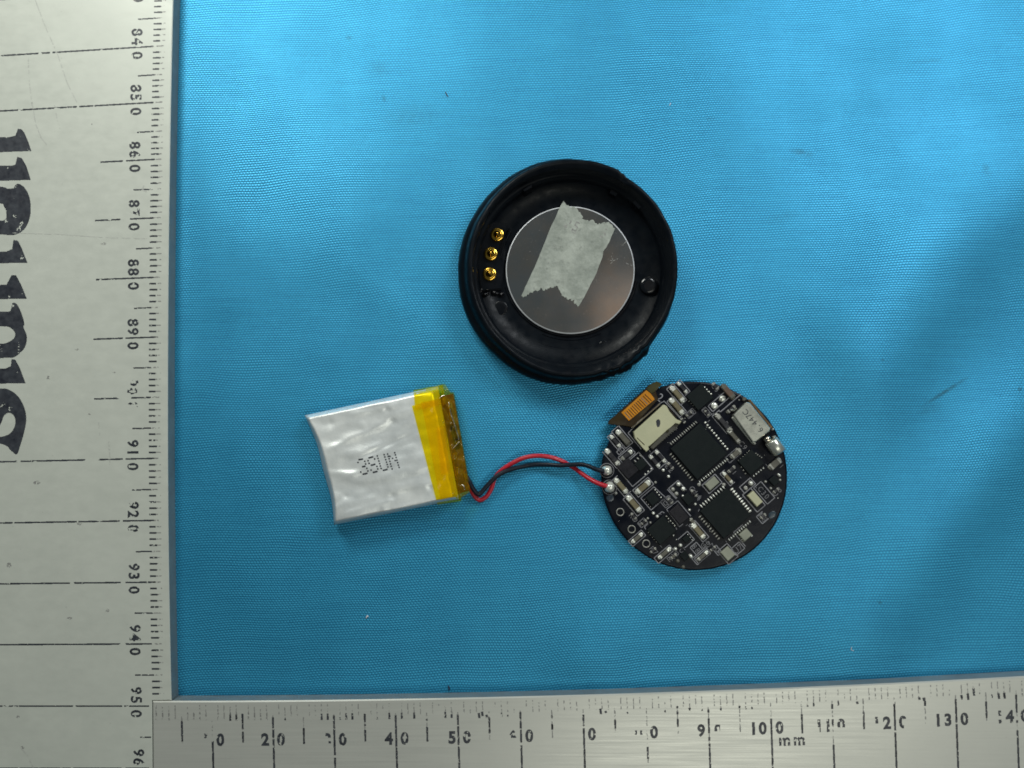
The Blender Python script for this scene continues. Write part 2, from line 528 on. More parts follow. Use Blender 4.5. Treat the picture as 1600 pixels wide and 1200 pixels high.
def slab(name, outline, z, z0, mat, side, parent, cham=.012):
    """plate with the given outline (picture pixels at its top), chamfered upper edge"""
    pts = [W(x, y, z) for x, y in outline]
    n = len(pts)
    area2 = sum(pts[i].x * pts[(i + 1) % n].y - pts[(i + 1) % n].x * pts[i].y for i in range(n))
    if area2 < 0: pts = pts[::-1]
    ins = []
    for i in range(n):
        a, b, c = pts[i - 1], pts[i], pts[(i + 1) % n]
        d1 = (b - a).normalized(); d2 = (c - b).normalized()
        n1 = Vector((-d1.y, d1.x, 0)); n2 = Vector((-d2.y, d2.x, 0))
        m = (n1 + n2); m = m / max(.3, m.length ** 2 / 2)
        ins.append(b + m * cham)
    bm = bmesh.new()
    top = [bm.verts.new((p.x, p.y, z)) for p in ins]
    mid = [bm.verts.new((p.x, p.y, z - cham)) for p in pts]
    bot = [bm.verts.new((p.x, p.y, z0)) for p in pts]
    bm.faces.new(top)
    bm.faces.new(bot[::-1])
    for i in range(n):
        j = (i + 1) % n
        f = bm.faces.new((mid[i], mid[j], top[j], top[i]))
        f = bm.faces.new((bot[i], bot[j], mid[j], mid[i])); f.material_index = 1
    return obj(name, bm, [mat, side], parent)

up = thing('steel_ruler', 'wide pale upright ruler along the left side, millimetre numbers 840 to 960 reading downwards', 'ruler')
out = [(edge_x(y), y) for y in range(-260, 1096, 20)] + [(edge_x(1093), 1094.6), (237.3, 1094.9), (239.8, 1480), (-330, 1480), (-330, -260)]
slab('blade', out, RZ, .004, M['ruler_white'], M['ruler_edge'], up)
low = thing('steel_ruler', 'brushed metal ruler lying along the bottom, worn millimetre numbers 10 to 140', 'ruler')
out = [(x, edge_y(x)) for x in range(238, 2000, 22)] + [(2000, 1490), (240.5, 1490)]
slab('blade', out, RZ2, .004, M['ruler_metal'], M['ruler_edge'], low, .020)

ZI = RZ + .0012; ZI2 = RZ2 + .0012
CELL = .55
# upright ruler: graduations. cm: picture y of each centimetre line at the tick column
cm = {82: -106, 83: -18, 84: 71.4, 85: 159.3, 86: 248.5, 87: 340, 88: 433, 89: 526.5, 90: 620.5, 91: 716, 92: 813, 93: 909.5, 94: 1006, 95: 1103.4, 96: 1200.5, 97: 1298}
def cmy(v):
    k = int(math.floor(v)); k = min(96, max(82, k))
    return cm[k] + (cm[k + 1] - cm[k]) * (v - k)
def tilt(y): return max(0.0, .0655 - .000060 * y)   # px down per px to the left
runs, faint = [], []
for mm in range(824, 969):
    v = mm / 10; y = cmy(v); ex = edge_x(y); tl = tilt(y)
    if y > 1098 and mm % 5: continue
    xr = ex - 13 if y < 1098 else 236
    if mm % 10 and mm % 5:
        if y > 1093: continue
        a, b = ex - 29.5, ex - 19 + random.uniform(-1, 2)
        runs += raster(line_tris(a, y + tl * 26, b, y + tl * 18, 2.5), CELL, wear(.14 + random.uniform(-.1, .12), .3, mm))
        faint += raster(line_tris(b, y + tl * 18, ex - 11, y + tl * 11, 1.7), CELL, wear(.42, .3, mm + .5))
    elif mm % 10:
        a = ex - 56 + random.uniform(-1, 6)
        runs += raster(line_tris(a, y + tl * 55, min(xr, ex - 26), y + tl * 26, 2.2), CELL, wear(.24, .3, mm))
        if y < 1098: faint += raster(line_tris(ex - 26, y + tl * 26, xr, y + tl * 13, 1.8), CELL, wear(.45, .3, mm))
    else:
        k = mm // 10
        segs = {84: [(-40, 78), (82, 240)], 85: [(-40, 120), (124, 240)], 86: [(157, 192), (197, 242)], 87: [(148.5, 188), (203, 240)], 88: [(150, 240)], 89: [(146, 192), (196, 243)],
                90: [(147, 187), (205, 236)], 91: [(-40, 133), (154, 192), (196, 241)], 92: [(-40, 187), (192, 241)], 93: [(-40, 189), (196, 243)], 94: [(-40, 189), (196, 237)],
                95: [(-40, 191), (194, 233)], 96: [(-40, 190), (196, 233)], 83: [(-40, 240)]}.get(k, [(-40, 240)])
        for (a, b) in segs:
            w = wear(.22 if k != 84 else .30, .12, mm)
            runs += raster(line_tris(a, y + tl * (ex - 13 - a), b, y + tl * (ex - 13 - b), 2.4), CELL, w)
        if y < 1098: faint += raster(line_tris(ex - 24, y + tl * 12, xr, y, 1.9), CELL, wear(.4, .3, mm))
print_mesh('graduation_marks', runs, CELL, ZI, M['ink'], up, 'stuff')
print_mesh('faded_graduation_marks', faint, CELL, ZI, M['ink_faint'], up, 'stuff')
NUMW = {90: .50, 84: .22, 92: .32}
for k in range(83, 97):
    y = cm[k]; ex = edge_x(y); tl = tilt(y)
    s = str(k * 10)
    col = ex - 54.5 if k < 95 else ex - 55 + (k - 95)
    for ch, off in zip(s, (-24.3, -10.3, 11.8)):
        r = []
        if k == 96 and off > 0: continue
        tr, wd = glyph(ch, .03)
        cx = col - tl * off * -1 * 0; cy = y + off + tl * 54
        tt = place_tris(tr, cx, cy, 17.5, math.pi / 2 - tl, 1.0)
        kp = wear(NUMW.get(k, .19), .22, k + off)
        if (k, s.index(ch) if ch != '0' else 2) == (90, 0): kp = (lambda f: (lambda x, yy: f(x, yy) and x > col - 4))(kp)
        if k == 90 and off > 0: kp = (lambda f, c: (lambda x, yy: f(x, yy) and yy < c + 2))(kp, cy)
        if k == 92 and off > 0: kp = (lambda f, c: (lambda x, yy: f(x, yy) and (yy < c + 3 or x > col)))(kp, cy)
        r += raster(tt, CELL, kp)
        print_mesh('numeral', r, CELL, ZI, M['ink'], up)
# the large heading whose letter tops reach into the picture, traced outlines
def heading(polys, holes, seed):
    r = []
    bm = bmesh.new()
    tr = []
    for p in polys:
        b2 = bmesh.new()
        f = b2.faces.new([b2.verts.new((x, y, 0)) for x, y in p])
        bmesh.ops.triangulate(b2, faces=[f])
        for g in b2.faces: tr.append([(v.co.x, v.co.y) for v in g.verts])
        b2.free()
    bm.free()
    wk = wear(.06, .10, seed, .45)
    def inside(x, y, q):
        c = False
        for i in range(len(q)):
            (x1, y1), (x2, y2) = q[i - 1], q[i]
            if (y1 > y) != (y2 > y) and x < (x2 - x1) * (y - y1) / (y2 - y1) + x1: c = not c
        return c
    keep = lambda x, y: wk(x, y) and not any(inside(x, y, h) for h in holes)
    return raster(np.array(tr), CELL, keep)
def rnd(pts, per=5): return [(p.x, p.y) for p in spline([(x, y, 0) for x, y in pts + [pts[0]]], per)[:-1]]
letters = [
    ([[(-60, 214), (15, 214), (24, 212), (28, 201), (34, 202), (39, 209), (45, 224), (49, 236), (20, 237), (-60, 240)]], []),
    ([[(-60, 259), (18, 259), (24, 257), (27, 245), (34, 247), (41, 259), (48, 281), (20, 282), (-60, 284)]], []),
    ([rnd([(-60, 290), (4, 292), (12, 302), (16, 320), (23, 334), (30, 322), (30, 306), (22, 294), (28, 287), (38, 293), (46, 308), (48, 330), (44, 348), (36, 360), (22, 367), (0, 366), (-60, 360)])],
     [rnd([(-40, 320), (0, 318), (6, 322), (10, 334), (8, 343), (-4, 345), (-40, 344)])]),
    ([[(-60, 394), (10, 393), (19, 389), (21, 375), (28, 376), (34, 388), (43, 411), (15, 411), (-60, 414)]], []),
    ([[(-60, 446), (10, 445), (18, 441), (18, 430), (25, 430), (33, 445), (42, 467), (15, 467), (-60, 470)]], []),
    ([rnd([(-60, 486), (8, 487), (17, 483), (19, 474), (26, 475), (33, 488), (38, 505), (37, 512), (42, 525), (40, 540), (33, 550), (22, 558), (8, 559), (-60, 558)])],
     [rnd([(-30, 511), (0, 510), (14, 511), (23, 519), (22, 528), (12, 535), (0, 537), (-30, 536)])]),
    ([[(-60, 576), (8, 576), (17, 572), (18, 561), (24, 562), (31, 575), (40, 599), (15, 599), (-60, 602)]], []),
    ([rnd([(-60, 606), (0, 607), (14, 609), (28, 619), (38, 637), (41, 656), (37, 678), (31, 698), (26, 710), (16, 703), (4, 694), (-60, 676)])],
     [rnd([(-20, 690), (0, 664), (6, 650), (14, 645), (22, 650), (24, 662), (18, 675), (8, 681), (-6, 684)])]),
]
for i, (po, ho) in enumerate(letters):
    print_mesh('letter', heading(po, ho, i * 3.3), CELL, ZI, M['ink'], up)
# fine scratches and rubbed marks on the pale paint
r = []
for pts, w, a in (([(55, 0), (70, 40), (90, 85), (105, 130), (120, 160)], 1.1, .40), ([(50, 160), (56, 195), (64, 215), (73, 226)], 1.6, .38), ([(84, 160), (90, 190), (95, 206)], 1.3, .5),
                  ([(44, 90), (46, 130), (50, 165)], 1.4, .5), ([(20, 364), (90, 366), (160, 371), (230, 373)], 1.0, .35), ([(170, 690), (171, 705), (172, 735)], 2.2, .5),
                  ([(154, 660), (156, 682)], 1.5, .5), ([(30, 1165), (42, 1180), (52, 1200)], 2, .5), ([(225, 290), (222, 296), (229, 300)], 2.2, .2)):
    for (x0, y0), (x1, y1) in zip(pts, pts[1:]):
        r += raster(line_tris(x0, y0, x1, y1, w), CELL, wear(a, .2, x0))
print_mesh('scratches', r, CELL, ZI + .0006, M['scratch'], up, 'stuff')
r = []
for (x, y, a, b) in ((162, 381, 5, 2.2), (144, 194, 2, 1.2), (139, 648, 2.5, 2), (109, 966, 4.5, 2), (168, 954, 3, 2.5), (14, 883, 4, 4), (57, 754, 6, 3), (120, 546, 3, 1.5), (75, 590, 3, 3), (35, 1168, 3, 2.4), (178, 582, 3, 1), (28, 1120, 3, 2), (124, 818, 4, 3)):
    r += raster(np.array([[(x + a * math.cos(q), y + b * math.sin(q)), (x + a * math.cos(q + .8), y + b * math.sin(q + .8)), (x, y)] for q in [i * .785 for i in range(8)]]), CELL, wear(.48, .5, x))
print_mesh('smudges', r, CELL, ZI + .0004, M['ink_faint'], up, 'stuff')

# lying ruler
def ey2(x): return edge_y(x)
runs, faint = [], []
X10 = {10: 332, 20: 427, 30: 522.3, 40: 618.8, 50: 716, 60: 813.8, 70: 912, 80: 1010.8, 90: 1107.5, 100: 1205, 110: 1301, 120: 1398, 130: 1494, 140: 1588.5}
def mmx(m): return np.interp(m, [0, 5] + list(X10) + [150], [235, 284.5] + list(X10.values()) + [1684])
LONG = {10: [(62, 112)], 20: [(26, 58), (60, 122)], 30: [(24, 86), (90, 122)], 40: [(25, 128)], 50: [(25, 42), (44, 124)], 60: [(24, 72), (76, 128)], 70: [(31, 48), (52, 136)],
        80: [(84, 103)], 90: [(29, 34), (43, 66), (72, 78), (82, 140)], 100: [(47, 134)], 110: [(28, 36), (52, 62), (92, 142)], 120: [(29, 74), (77, 150)], 130: [(30, 66), (69, 155)], 140: [(28, 56), (68, 72), (84, 160)]}
FIVE = {5: [(31, 44), (44, 63)], 15: [(20, 44), (48, 65)], 25: [(43, 68)], 35: [(22, 35), (38, 41), (47, 65)], 45: [(32, 34), (44, 67)], 55: [(31, 56)], 65: [(30, 34), (44, 53)], 75: [(40, 54)],
        85: [(22, 25), (30, 35), (42, 54)], 95: [(25, 29)], 105: [(42, 72)], 115: [(43, 70)], 125: [(30, 38)], 135: [(36, 62)], 145: [(30, 62)]}
def vline(m, a, b, w, kp, store):
    x = float(mmx(m)); e = ey2(x); ln = .022 + x * .00001
    store += raster(line_tris(x - .0 + ln * (a - 50), e + a, x + ln * (b - 50), e + b, w), CELL, kp)
for m, sg in LONG.items():
    for a, b in sg: vline(m, a, b, 3.1, wear(.20, .14, m), runs)
    vline(m, 22, 120, 1.6, wear(.52, .2, m + 3), faint)
for m, sg in FIVE.items():
    for a, b in sg: vline(m, a, b, 3.0, wear(.20, .2, m), runs)
    vline(m, 22, 66, 1.8, wear(.46, .2, m + 3), faint)
rs = random.Random(3)
for m in range(1, 150):
    if m % 5 == 0: continue
    x = float(mmx(m))
    if m < 20: vline(m, 18, 30, 2.2, wear(.45, .3, m), faint)
    if m in (13, 14, 28, 29, 32, 33, 39, 41, 43, 48, 49): vline(m, 21, 31, 2.9, wear(.28, .3, m), runs)
    elif rs.random() < .28 and m > 18: vline(m, 24 + rs.uniform(0, 4), 31, 2.4, wear(.40, .4, m), runs)
    vline(m, 6, 24, 1.6, wear(.50, .25, m), faint)
for (x, dy, h) in ((938, 22, 9), (946, 26, 3), (1521, 14, 12), (1502, 24, 5), (1512, 22, 10), (1560, 24, 9), (1569, 24, 9), (1339, 26, 4), (1436, 24, 4), (1443, 25, 5), (1077, 25, 3), (760, 27, 5), (748, 24, 8), (753, 22, 7)):
    e = ey2(x)
    runs += raster(line_tris(x, e + dy, x + 1.2, e + dy + h, 3.6), CELL, wear(.15, .4, x))
print_mesh('graduation_marks', runs, CELL, ZI2, M['ink'], low, 'stuff')
print_mesh('faded_graduation_marks', faint, CELL, ZI2, M['ink_faint'], low, 'stuff')
def K(f): return f
allk = lambda u, v: True
NUMS = [  # character, picture x, what is left of it in glyph box coordinates (u right, v down, each -.5 to .5), rubbed share
    [('1', 321.5, lambda u, v: v < -.12, .45), ('0', 344.3, allk, .28)],
    [('2', 414.5, allk, .12), ('0', 439, allk, .24)],
    [('3', 512, lambda u, v: (v < -.15 and u > -.3) or (u > .1 and v > .1 and v < .3), .22), ('0', 535.6, allk, .28)],
    [('4', 607.5, allk, .18), ('0', 632.2, allk, .30)],
    [('5', 706.3, allk, .22), ('0', 729.5, allk, .28)],
    [('6', 801, lambda u, v: v < .12 and not (u < -.2 and v > -.1), .2), ('0', 827, allk, .25)],
    [('0', 925, allk, .25)],
    [('8', 998, lambda u, v: abs(v) < .16 and (u < -.2 or u > .15), .22), ('0', 1022, allk, .18)],
    [('9', 1095.8, allk, .14), ('0', 1122.5, lambda u, v: u < .2 and v < .1 and v > -.42, .2)],
    [('1', 1177.5, allk, .15), ('0', 1191.8, allk, .13), ('0', 1218, allk, .2)],
    [('1', 1280, lambda u, v: v < .1 or u > .1, .3), ('1', 1294, lambda u, v: True, .3), ('0', 1314.5, lambda u, v: v < .18, .2)],
    [('1', 1370, lambda u, v: v < .02, .25), ('2', 1386, allk, .14), ('0', 1411, lambda u, v: u < .12 or v < -.25, .2)],
    [('1', 1466, allk, .13), ('3', 1481.3, allk, .10), ('0', 1507, allk, .14)],
    [('1', 1562.5, lambda u, v: v < -.1 or v > .22, .25), ('4', 1577.8, allk, .12), ('0', 1601, allk, .2)],
]
for row in NUMS:
    for ch, x, cond, wr in row:
        r = []
        tr, wd = glyph(ch, .042)
        e = ey2(x); a = math.atan((ey2(x + 20) - ey2(x - 20)) / 40) * .9
        cy = e + 61.5 - (1.0 if x < 480 else 0)
        tt = place_tris(tr, x, cy, 20.0, a, .93)
        w_ = wear(wr, .2, x)
        hw = 20 * max(wd, .35)
        kp = (lambda w_, x, cy, cond, hw: (lambda X, Y: w_(X, Y) and cond((X - x) / hw, (Y - cy) / 20)))(w_, x, cy, cond, hw)
        r += raster(tt, CELL, kp)
        print_mesh('numeral', r, CELL, ZI2, M['ink'], low)
r = []
for ch, x in (('m', 1226), ('m', 1249)):
    tr, wd = glyph(ch, .03)
    r += raster(place_tris(tr, x, ey2(x) + 84, 13.5, -.035, .92), CELL, wear(.34 if ch else 0, .25, x + 3))
print_mesh('unit_lettering', r, CELL, ZI2, M['ink'], low)

# ---------------------------------------------------------------- round black housing
hc = W(886, 424, .26)
hs = thing('round_housing', 'round black plastic case half, open side up, with a metal disc inside', 'plastic case')
prof = [(0, .012), (1.50, .012), (1.70, .05), (1.795, .13), (1.825, .22), (1.82, .30), (1.78, .37), (1.755, .385), (1.745, .40), (1.735, .52), (1.715, .60), (1.69, .62), (1.655, .622), (1.64, .60), (1.63, .585),
        (1.625, .575), (1.615, .55), (1.605, .43), (1.585, .41), (1.57, .40), (1.555, .385), (1.545, .20), (1.52, .150), (1.20, .128), (0, .128)]
def hmod(k, q, r, z):
    d = math.degrees(q) % 360
    e = 0.0; dz = 0
    outer = 2 <= k <= 13
    if outer:
        if 61 < d < 150: e += .052 * smooth01(150 - d, 0, 55) * (1 if d > 63 else .5)
        if 225 < d < 325: e += .050 * smooth01(d, 225, 262) * smooth01(325 - d, 0, 25)
        if 283 < d < 318: e += .045 * noise.noise(Vector((d * .35, z * 6, 2)))
        if 296 < d < 316 and z < .45: e += .035
        e += .006 * noise.noise(Vector((d * .12, z * 3, 5)))
    sh = .075 * (z - .25) / .37 if z > .13 else -.0
    if k >= 19: sh = .05
    el = .018 if k < 20 else .008
    if k in (11, 12, 13): dz = .006 * noise.noise(Vector((d * .2, 1, 7))) - (.03 if 56 < d < 62 else 0)
    return (sh, el * 0, (r + e) * (1 + el * abs(math.sin(q))), dz)
bm = bmesh.new()
lathe(bm, hc, prof, 200, 0, hmod)
obj('shell', bm, M['black_plastic'], hs)
FZ = .128
def ringseg(name, px, py, r0, r1, a0, a1, z0, z1, mat, parent, n=24):
    c = W(px, py, FZ); bm = bmesh.new(); prev = None
    for i in range(n + 1):
        q = math.radians(a0 + (a1 - a0) * i / n)
        d = Vector((math.cos(q), math.sin(q), 0))
        ring = [bm.verts.new((c.x + d.x * r, c.y + d.y * r, z)) for r, z in ((r0, z0), (r0 + .01, z1), (r1 - .01, z1), (r1, z0))]
        if prev:
            for k in range(3): bm.faces.new((prev[k], prev[k + 1], ring[k + 1], ring[k]))
        else: bm.faces.new(ring)
        prev = ring
    bm.faces.new(prev[::-1])
    return obj(name, bm, mat, parent)
# low ribs and bosses moulded in the floor
ringseg('moulded_rib', 891, 421, 1.115, 1.15, 195, 350, FZ, .155, M['black_gloss'], hs, 40)
ringseg('moulded_rib', 891, 424, 1.31, 1.33, 246, 296, FZ, .136, M['black_gloss'], hs)
ringseg('moulded_rib', 891, 424, 1.16, 1.18, 246, 296, FZ, .136, M['black_gloss'], hs)
ringseg('moulded_rib', 891, 421, 1.17, 1.20, 148, 172, FZ, .24, M['black_gloss'], hs)
ringseg('moulded_rib', 891, 421, 1.225, 1.245, 146, 168, FZ, .25, M['black_gloss'], hs)
ringseg('moulded_rib', 894, 417, 1.44, 1.50, 118, 124, FZ, .44, M['black_gloss'], hs, 6)
ringseg('moulded_rib', 894, 417, 1.42, 1.50, 40, 46, FZ, .40, M['black_gloss'], hs, 6)
ringseg('moulded_rib', 894, 417, 1.36, 1.50, 58, 63, FZ, .30, M['black_gloss'], hs, 6)
for (px, py, r, h) in ((1014, 446, .155, .07), (782, 481, .125, .012), (944, 540, .09, .008)):
    bm = bmesh.new(); c = W(px, py, .17)
    lathe(bm, c, [(r, FZ), (r - .002, FZ + h * .7), (r - .012, FZ + h), (r * .5, FZ + h), (0, FZ + h)], 28)
    obj('boss', bm, M['black_gloss'], hs)
# connector block with three gold pins
bm = bmesh.new()
P = [W(x, y, .2) for x, y in ((757, 345), (791, 349), (789, 400), (784, 452), (752, 455), (744, 410))]
top = [bm.verts.new((p.x, p.y, .200)) for p in P]; bot = [bm.verts.new((p.x, p.y, FZ)) for p in P]
bm.faces.new(top[::-1])
for i in range(6): bm.faces.new((top[i], top[(i + 1) % 6], bot[(i + 1) % 6], bot[i]))
bmesh.ops.bevel(bm, geom=[e for e in bm.edges if all(v.co.z > .19 for v in e.verts)], offset=.02, segments=2, affect='EDGES')
obj('connector_block', bm, M['black_gloss'], hs)
for (px, py) in ((777, 366.5), (767, 396.5), (765, 428)):
    bm = bmesh.new(); c = W(px, py, .24)
    lathe(bm, c, [(.112, .19), (.114, .235), (.104, .250), (.075, .246), (.060, .250), (.052, .262), (.050, .29), (.032, .298), (.028, .34), (.018, .355), (0, .358)], 30)
    obj('contact_pin', bm, M['gold'], hs)
# lump of black glue under the pins
bm = bmesh.new(); rg = random.Random(5)
for i in range(13):
    c = W(768 + rg.uniform(-17, 17), 452 + rg.uniform(-6, 9), .17)
    dome(bm, c, rg.uniform(.03, .06), rg.uniform(.025, .045), FZ, rg.uniform(.04, .10), rg.uniform(0, 3), 0, 9, 3)
obj('glue_blob', bm, M['glue'], hs, kind='stuff')
dc = W(891, 421.5, .19)
bm = bmesh.new()
lathe(bm, dc, [(1.085, FZ - .002), (1.085, .182)], 120, 1)
lathe(bm, dc, [(1.085, .182), (1.068, .192)], 120, 1)
lathe(bm, dc, [(1.068, .192), (.7, .1925), (.3, .193), (0, .193)], 120, 0)
obj('metal_disc', bm, [M['disc'], M['disc_rim']], hs)
# fine scratches on the disc
r = []
for pts in ([(950, 405), (957, 408), (966, 404)], [(955, 399), (958, 408), (954, 412)], [(978, 411), (990, 416)], [(972, 384), (980, 375)]):
    for (x0, y0), (x1, y1) in zip(pts, pts[1:]): r += raster(line_tris(x0, y0, x1, y1, .75), .35, wear(.42, .4, x0))
print_mesh('disc_scratches', r, .35, .1945, M['ink_faint'], hs, 'stuff')

# the torn masking tape on the disc
edge = [(880, 312), (884, 320), (889, 322), (894, 324), (899, 323), (903, 328), (907, 334), (911, 338), (909, 341), (916, 343), (921, 345), (926, 344), (929, 348), (934, 350), (940, 349), (947, 347), (953, 348), (958, 352), (961, 357)]
right = [(957, 366), (952, 378), (947, 387), (943, 392), (941, 402), (936, 415), (932, 427), (925, 440), (919, 452), (912, 466), (905, 478)]
botm = [(902, 479), (901, 474), (898, 475), (897, 469), (894, 471), (892, 466), (888, 469), (886, 467), (883, 464), (879, 462), (876, 455), (873, 449), (870, 447), (866, 448), (862, 450), (858, 448), (855, 453), (852, 452), (849, 455), (845, 450), (841, 455), (836, 453), (831, 457), (826, 459), (822, 462), (817, 464), (815, 461)]
left = [(821, 448), (826, 437), (835, 418), (845, 394), (853, 374), (861, 354), (868, 340), (873, 328)]
rg = random.Random(2)
outl = []
full = edge + right + botm + left
for i, (x, y) in enumerate(full):
    x2, y2 = full[(i + 1) % len(full)]
    torn = i < len(edge) - 1 or len(edge) + len(right) <= i < len(edge) + len(right) + len(botm) - 1
    n = 3 if torn else 2
    for k in range(n):
        t = k / n; j = (1.3 if torn else .25)
        outl.append((x + (x2 - x) * t + rg.uniform(-j, j), y + (y2 - y) * t + rg.uniform(-j, j)))
from mathutils.geometry import tessellate_polygon
TZ = .205
bm = bmesh.new()
pt = [W(x, y, TZ) for x, y in outl]
top = [bm.verts.new(p) for p in pt]
bot = [bm.verts.new((p.x, p.y, TZ - .010)) for p in pt]
for tri in tessellate_polygon([[Vector((p.x, p.y, 0)) for p in pt]]):
    f = bm.faces.new([top[i] for i in tri]); f.normal_update()
    if f.normal.z < 0: f.normal_flip()
for i in range(len(pt)):
    j = (i + 1) % len(pt)
    bm.faces.new((top[j], top[i], bot[i], bot[j]))
tp = obj('tape_strip', bm, M['masking'])
tag(tp, 'torn piece of greyish masking tape stuck across the metal disc', 'tape')
r = []
for ch, x, y, s, a in (('2', 888, 349, 15, .5), ('5', 900, 354, 16, .5), ('5', 943, 364, 15, .3), ('G', 897, 360, 9, .4)):
    tr, wd = glyph(ch, -.0)
    r += raster(place_tris(tr, x, y, s, a, 1), .45, wear(.42, .2, x))
pr = print_mesh('smudged_print', r, .45, TZ + .0008, M['ink_faint'], tp)

# ---------------------------------------------------------------- battery
BT = thing('battery', 'small silver pouch battery with yellow tape at its wire end', 'battery')
C00, C10, C11, C01 = (476, 649), (684.5, 604), (717, 780), (522, 820)     # left top, right top, right bottom, left bottom
def bil(s, t):
    x = (C00[0] * (1 - s) + C10[0] * s) * (1 - t) + (C01[0] * (1 - s) + C11[0] * s) * t
    y = (C00[1] * (1 - s) + C10[1] * s) * (1 - t) + (C01[1] * (1 - s) + C11[1] * s) * t
    x += 8 * math.sin(math.pi * min(1, max(0, t))) ** 1.0 * (1 - s) ** 4 * (1.0 + .25 * math.sin(t * 9))
    if t > .9: y += 0
    return x, y
def inv(px, py):
    s, t = .5, .5
    for _ in range(12):
        x, y = bil(s, t); e = 1e-3
        xs, ys = bil(s + e, t); xt, yt = bil(s, t + e)
        a, b, c, d = (xs - x) / e, (xt - x) / e, (ys - y) / e, (yt - y) / e
        det = a * d - b * c; rx, ry = px - x, py - y
        s += (d * rx - b * ry) / det; t += (a * ry - c * rx) / det
    return s, t
def pouch_z(s, t):
    es = smooth01(s, 0, .022 + .030 * math.sin(math.pi * t))
    er = smooth01(1 - s, -.0, .05)
    et = smooth01(t, -.0, .035); eb = smooth01(1 - t, 0, .03)
    h = es * (.35 + .65 * er) * min(1, et) * min(1, eb)
    h = h ** .8
    z = .11 + .30 * h
    q = noise.noise(Vector((s * 2.6 + 4, t * 5.5, .4)))
    z += h * (.040 * q + .016 * noise.noise(Vector((s * 7, t * 13, 2))))
    # shallow creases and dents
    for (ax, ay, bx, by, w, d) in ((.10, .33, .62, .20, .030, .020), (.30, .47, .75, .36, .022, -.022), (.12, .62, .40, .55, .03, .016), (.68, .70, .92, .64, .025, .016), (.0, .52, .30, .60, .025, .02), (.1, .88, .8, .84, .03, -.014), (.35, .08, .7, .10, .02, .012)):
        L = math.hypot(bx - ax, by - ay); u = ((s - ax) * (bx - ax) + (t - ay) * (by - ay)) / L ** 2
        dd = ((s - ax) * -(by - ay) + (t - ay) * (bx - ax)) / L
        if -.2 < u < 1.2: z += h * d * .6 * smooth01(u, -.2, .25) * (1 - smooth01(u, .75, 1.2)) * math.exp(-(dd / w) ** 2)
    for (cs, ct, w, d) in ((.17, .12, .03, -.010), (.60, .10, .022, -.015), (.62, .22, .03, -.016), (.40, .20, .03, .008), (.13, .76, .02, -.008), (.42, .95, .03, .01), (.5, .86, .03, -.014), (.8, .85, .02, -.02)):
        z += h * d * math.exp(-((s - cs) ** 2 + ((t - ct) * .9) ** 2) / w ** 2)
    return z
NS, NT_ = 110, 84
vs, fs = [], []
idx = {}
for j in range(NT_ + 1):
    for i in range(NS + 1):
        s, t = i / NS, j / NT_
        s = s if s > .15 else s ** 1.0
        z = pouch_z(s, t)
        x, y = bil(s, t)
        # the picture outline is that of the seam, the raised part leans to it
        p = W(x, y, .12); p2 = W(x, y, z)
        p = p.lerp(p2, .75); vs.append((p.x, p.y, z))
def gi(i, j): return j * (NS + 1) + i
for j in range(NT_):
    for i in range(NS):
        fs.append((gi(i, j), gi(i, j + 1), gi(i + 1, j + 1), gi(i + 1, j)))
bd = [gi(i, 0) for i in range(NS + 1)] + [gi(NS, j) for j in range(1, NT_ + 1)] + [gi(i, NT_) for i in range(NS - 1, -1, -1)] + [gi(0, j) for j in range(NT_ - 1, 0, -1)]
cxy = W(603, 712, .1)
base = len(vs)
for b in bd:
    v = Vector(vs[b]); q = v.lerp(Vector((cxy.x, cxy.y, 0)), .012); vs.append((q.x, q.y, .085))
base2 = len(vs)
for b in bd:
    v = Vector(vs[b]); q = v.lerp(Vector((cxy.x, cxy.y, 0)), .05); vs.append((q.x, q.y, .008))
n = len(bd)
for k in range(n):
    l = (k + 1) % n
    fs.append((bd[k], bd[l], base + l, base + k)); fs.append((base + k, base + l, base2 + l, base2 + k))
fs.append(tuple(base2 + k for k in range(n)))
pouch = pyd('pouch', vs, fs, M['foil'], BT, smooth=True)
# folded seam along the upper side
def strip_on(name, quad, lift, mat, parent, nu=30, nv=40, crumple=.0, thick=.004, seed=0, zmin=None, zfun=None, smooth=True):
    """film whose four corners (picture pixels: left top, right top, right bottom, left bottom) follow the surface below"""
    vs, fs = [], []
    for j in range(nv + 1):
        for i in range(nu + 1):
            u, v = i / nu, j / nv
            x = (quad[0][0] * (1 - u) + quad[1][0] * u) * (1 - v) + (quad[3][0] * (1 - u) + quad[2][0] * u) * v
            y = (quad[0][1] * (1 - u) + quad[1][1] * u) * (1 - v) + (quad[3][1] * (1 - u) + quad[2][1] * u) * v
            z = zfun(x, y) + lift
            z += crumple * (abs(noise.noise(Vector((x * .09, y * .045, seed)))) - .2) * 2 + crumple * .5 * noise.noise(Vector((x * .22, y * .12, seed + 3)))
            if zmin is not None: z = max(z, zmin)
            vs.append(W(x, y, z))
    for j in range(nv):
        for i in range(nu):
            a = j * (nu + 1) + i
            fs.append((a, a + nu + 1, a + nu + 2, a + 1))
    return pyd(name, vs, fs, mat, parent, smooth=smooth)
def z_all(x, y):
    s, t = inv(x, y)
    tt = min(1, max(0, t))
    zt = .11 + .30 * (smooth01(tt, 0, .035) * smooth01(1 - tt, 0, .045)) ** .8
    if s <= 1: z = pouch_z(max(0, min(1, s)), tt)
    else: z = 0
    if s > .90:
        drop = smooth01(s, .975, 1.03)
        z = max(z, zt * (1 - drop)) if s < 1.03 else z
        if s > 1.01: z = max(z, .24 * smooth01(tt, 0, .05) * smooth01(1 - tt, 0, .05))
    if t < 0 or t > 1 or s > 1.115: z = max(.03, z * .3)
    return z
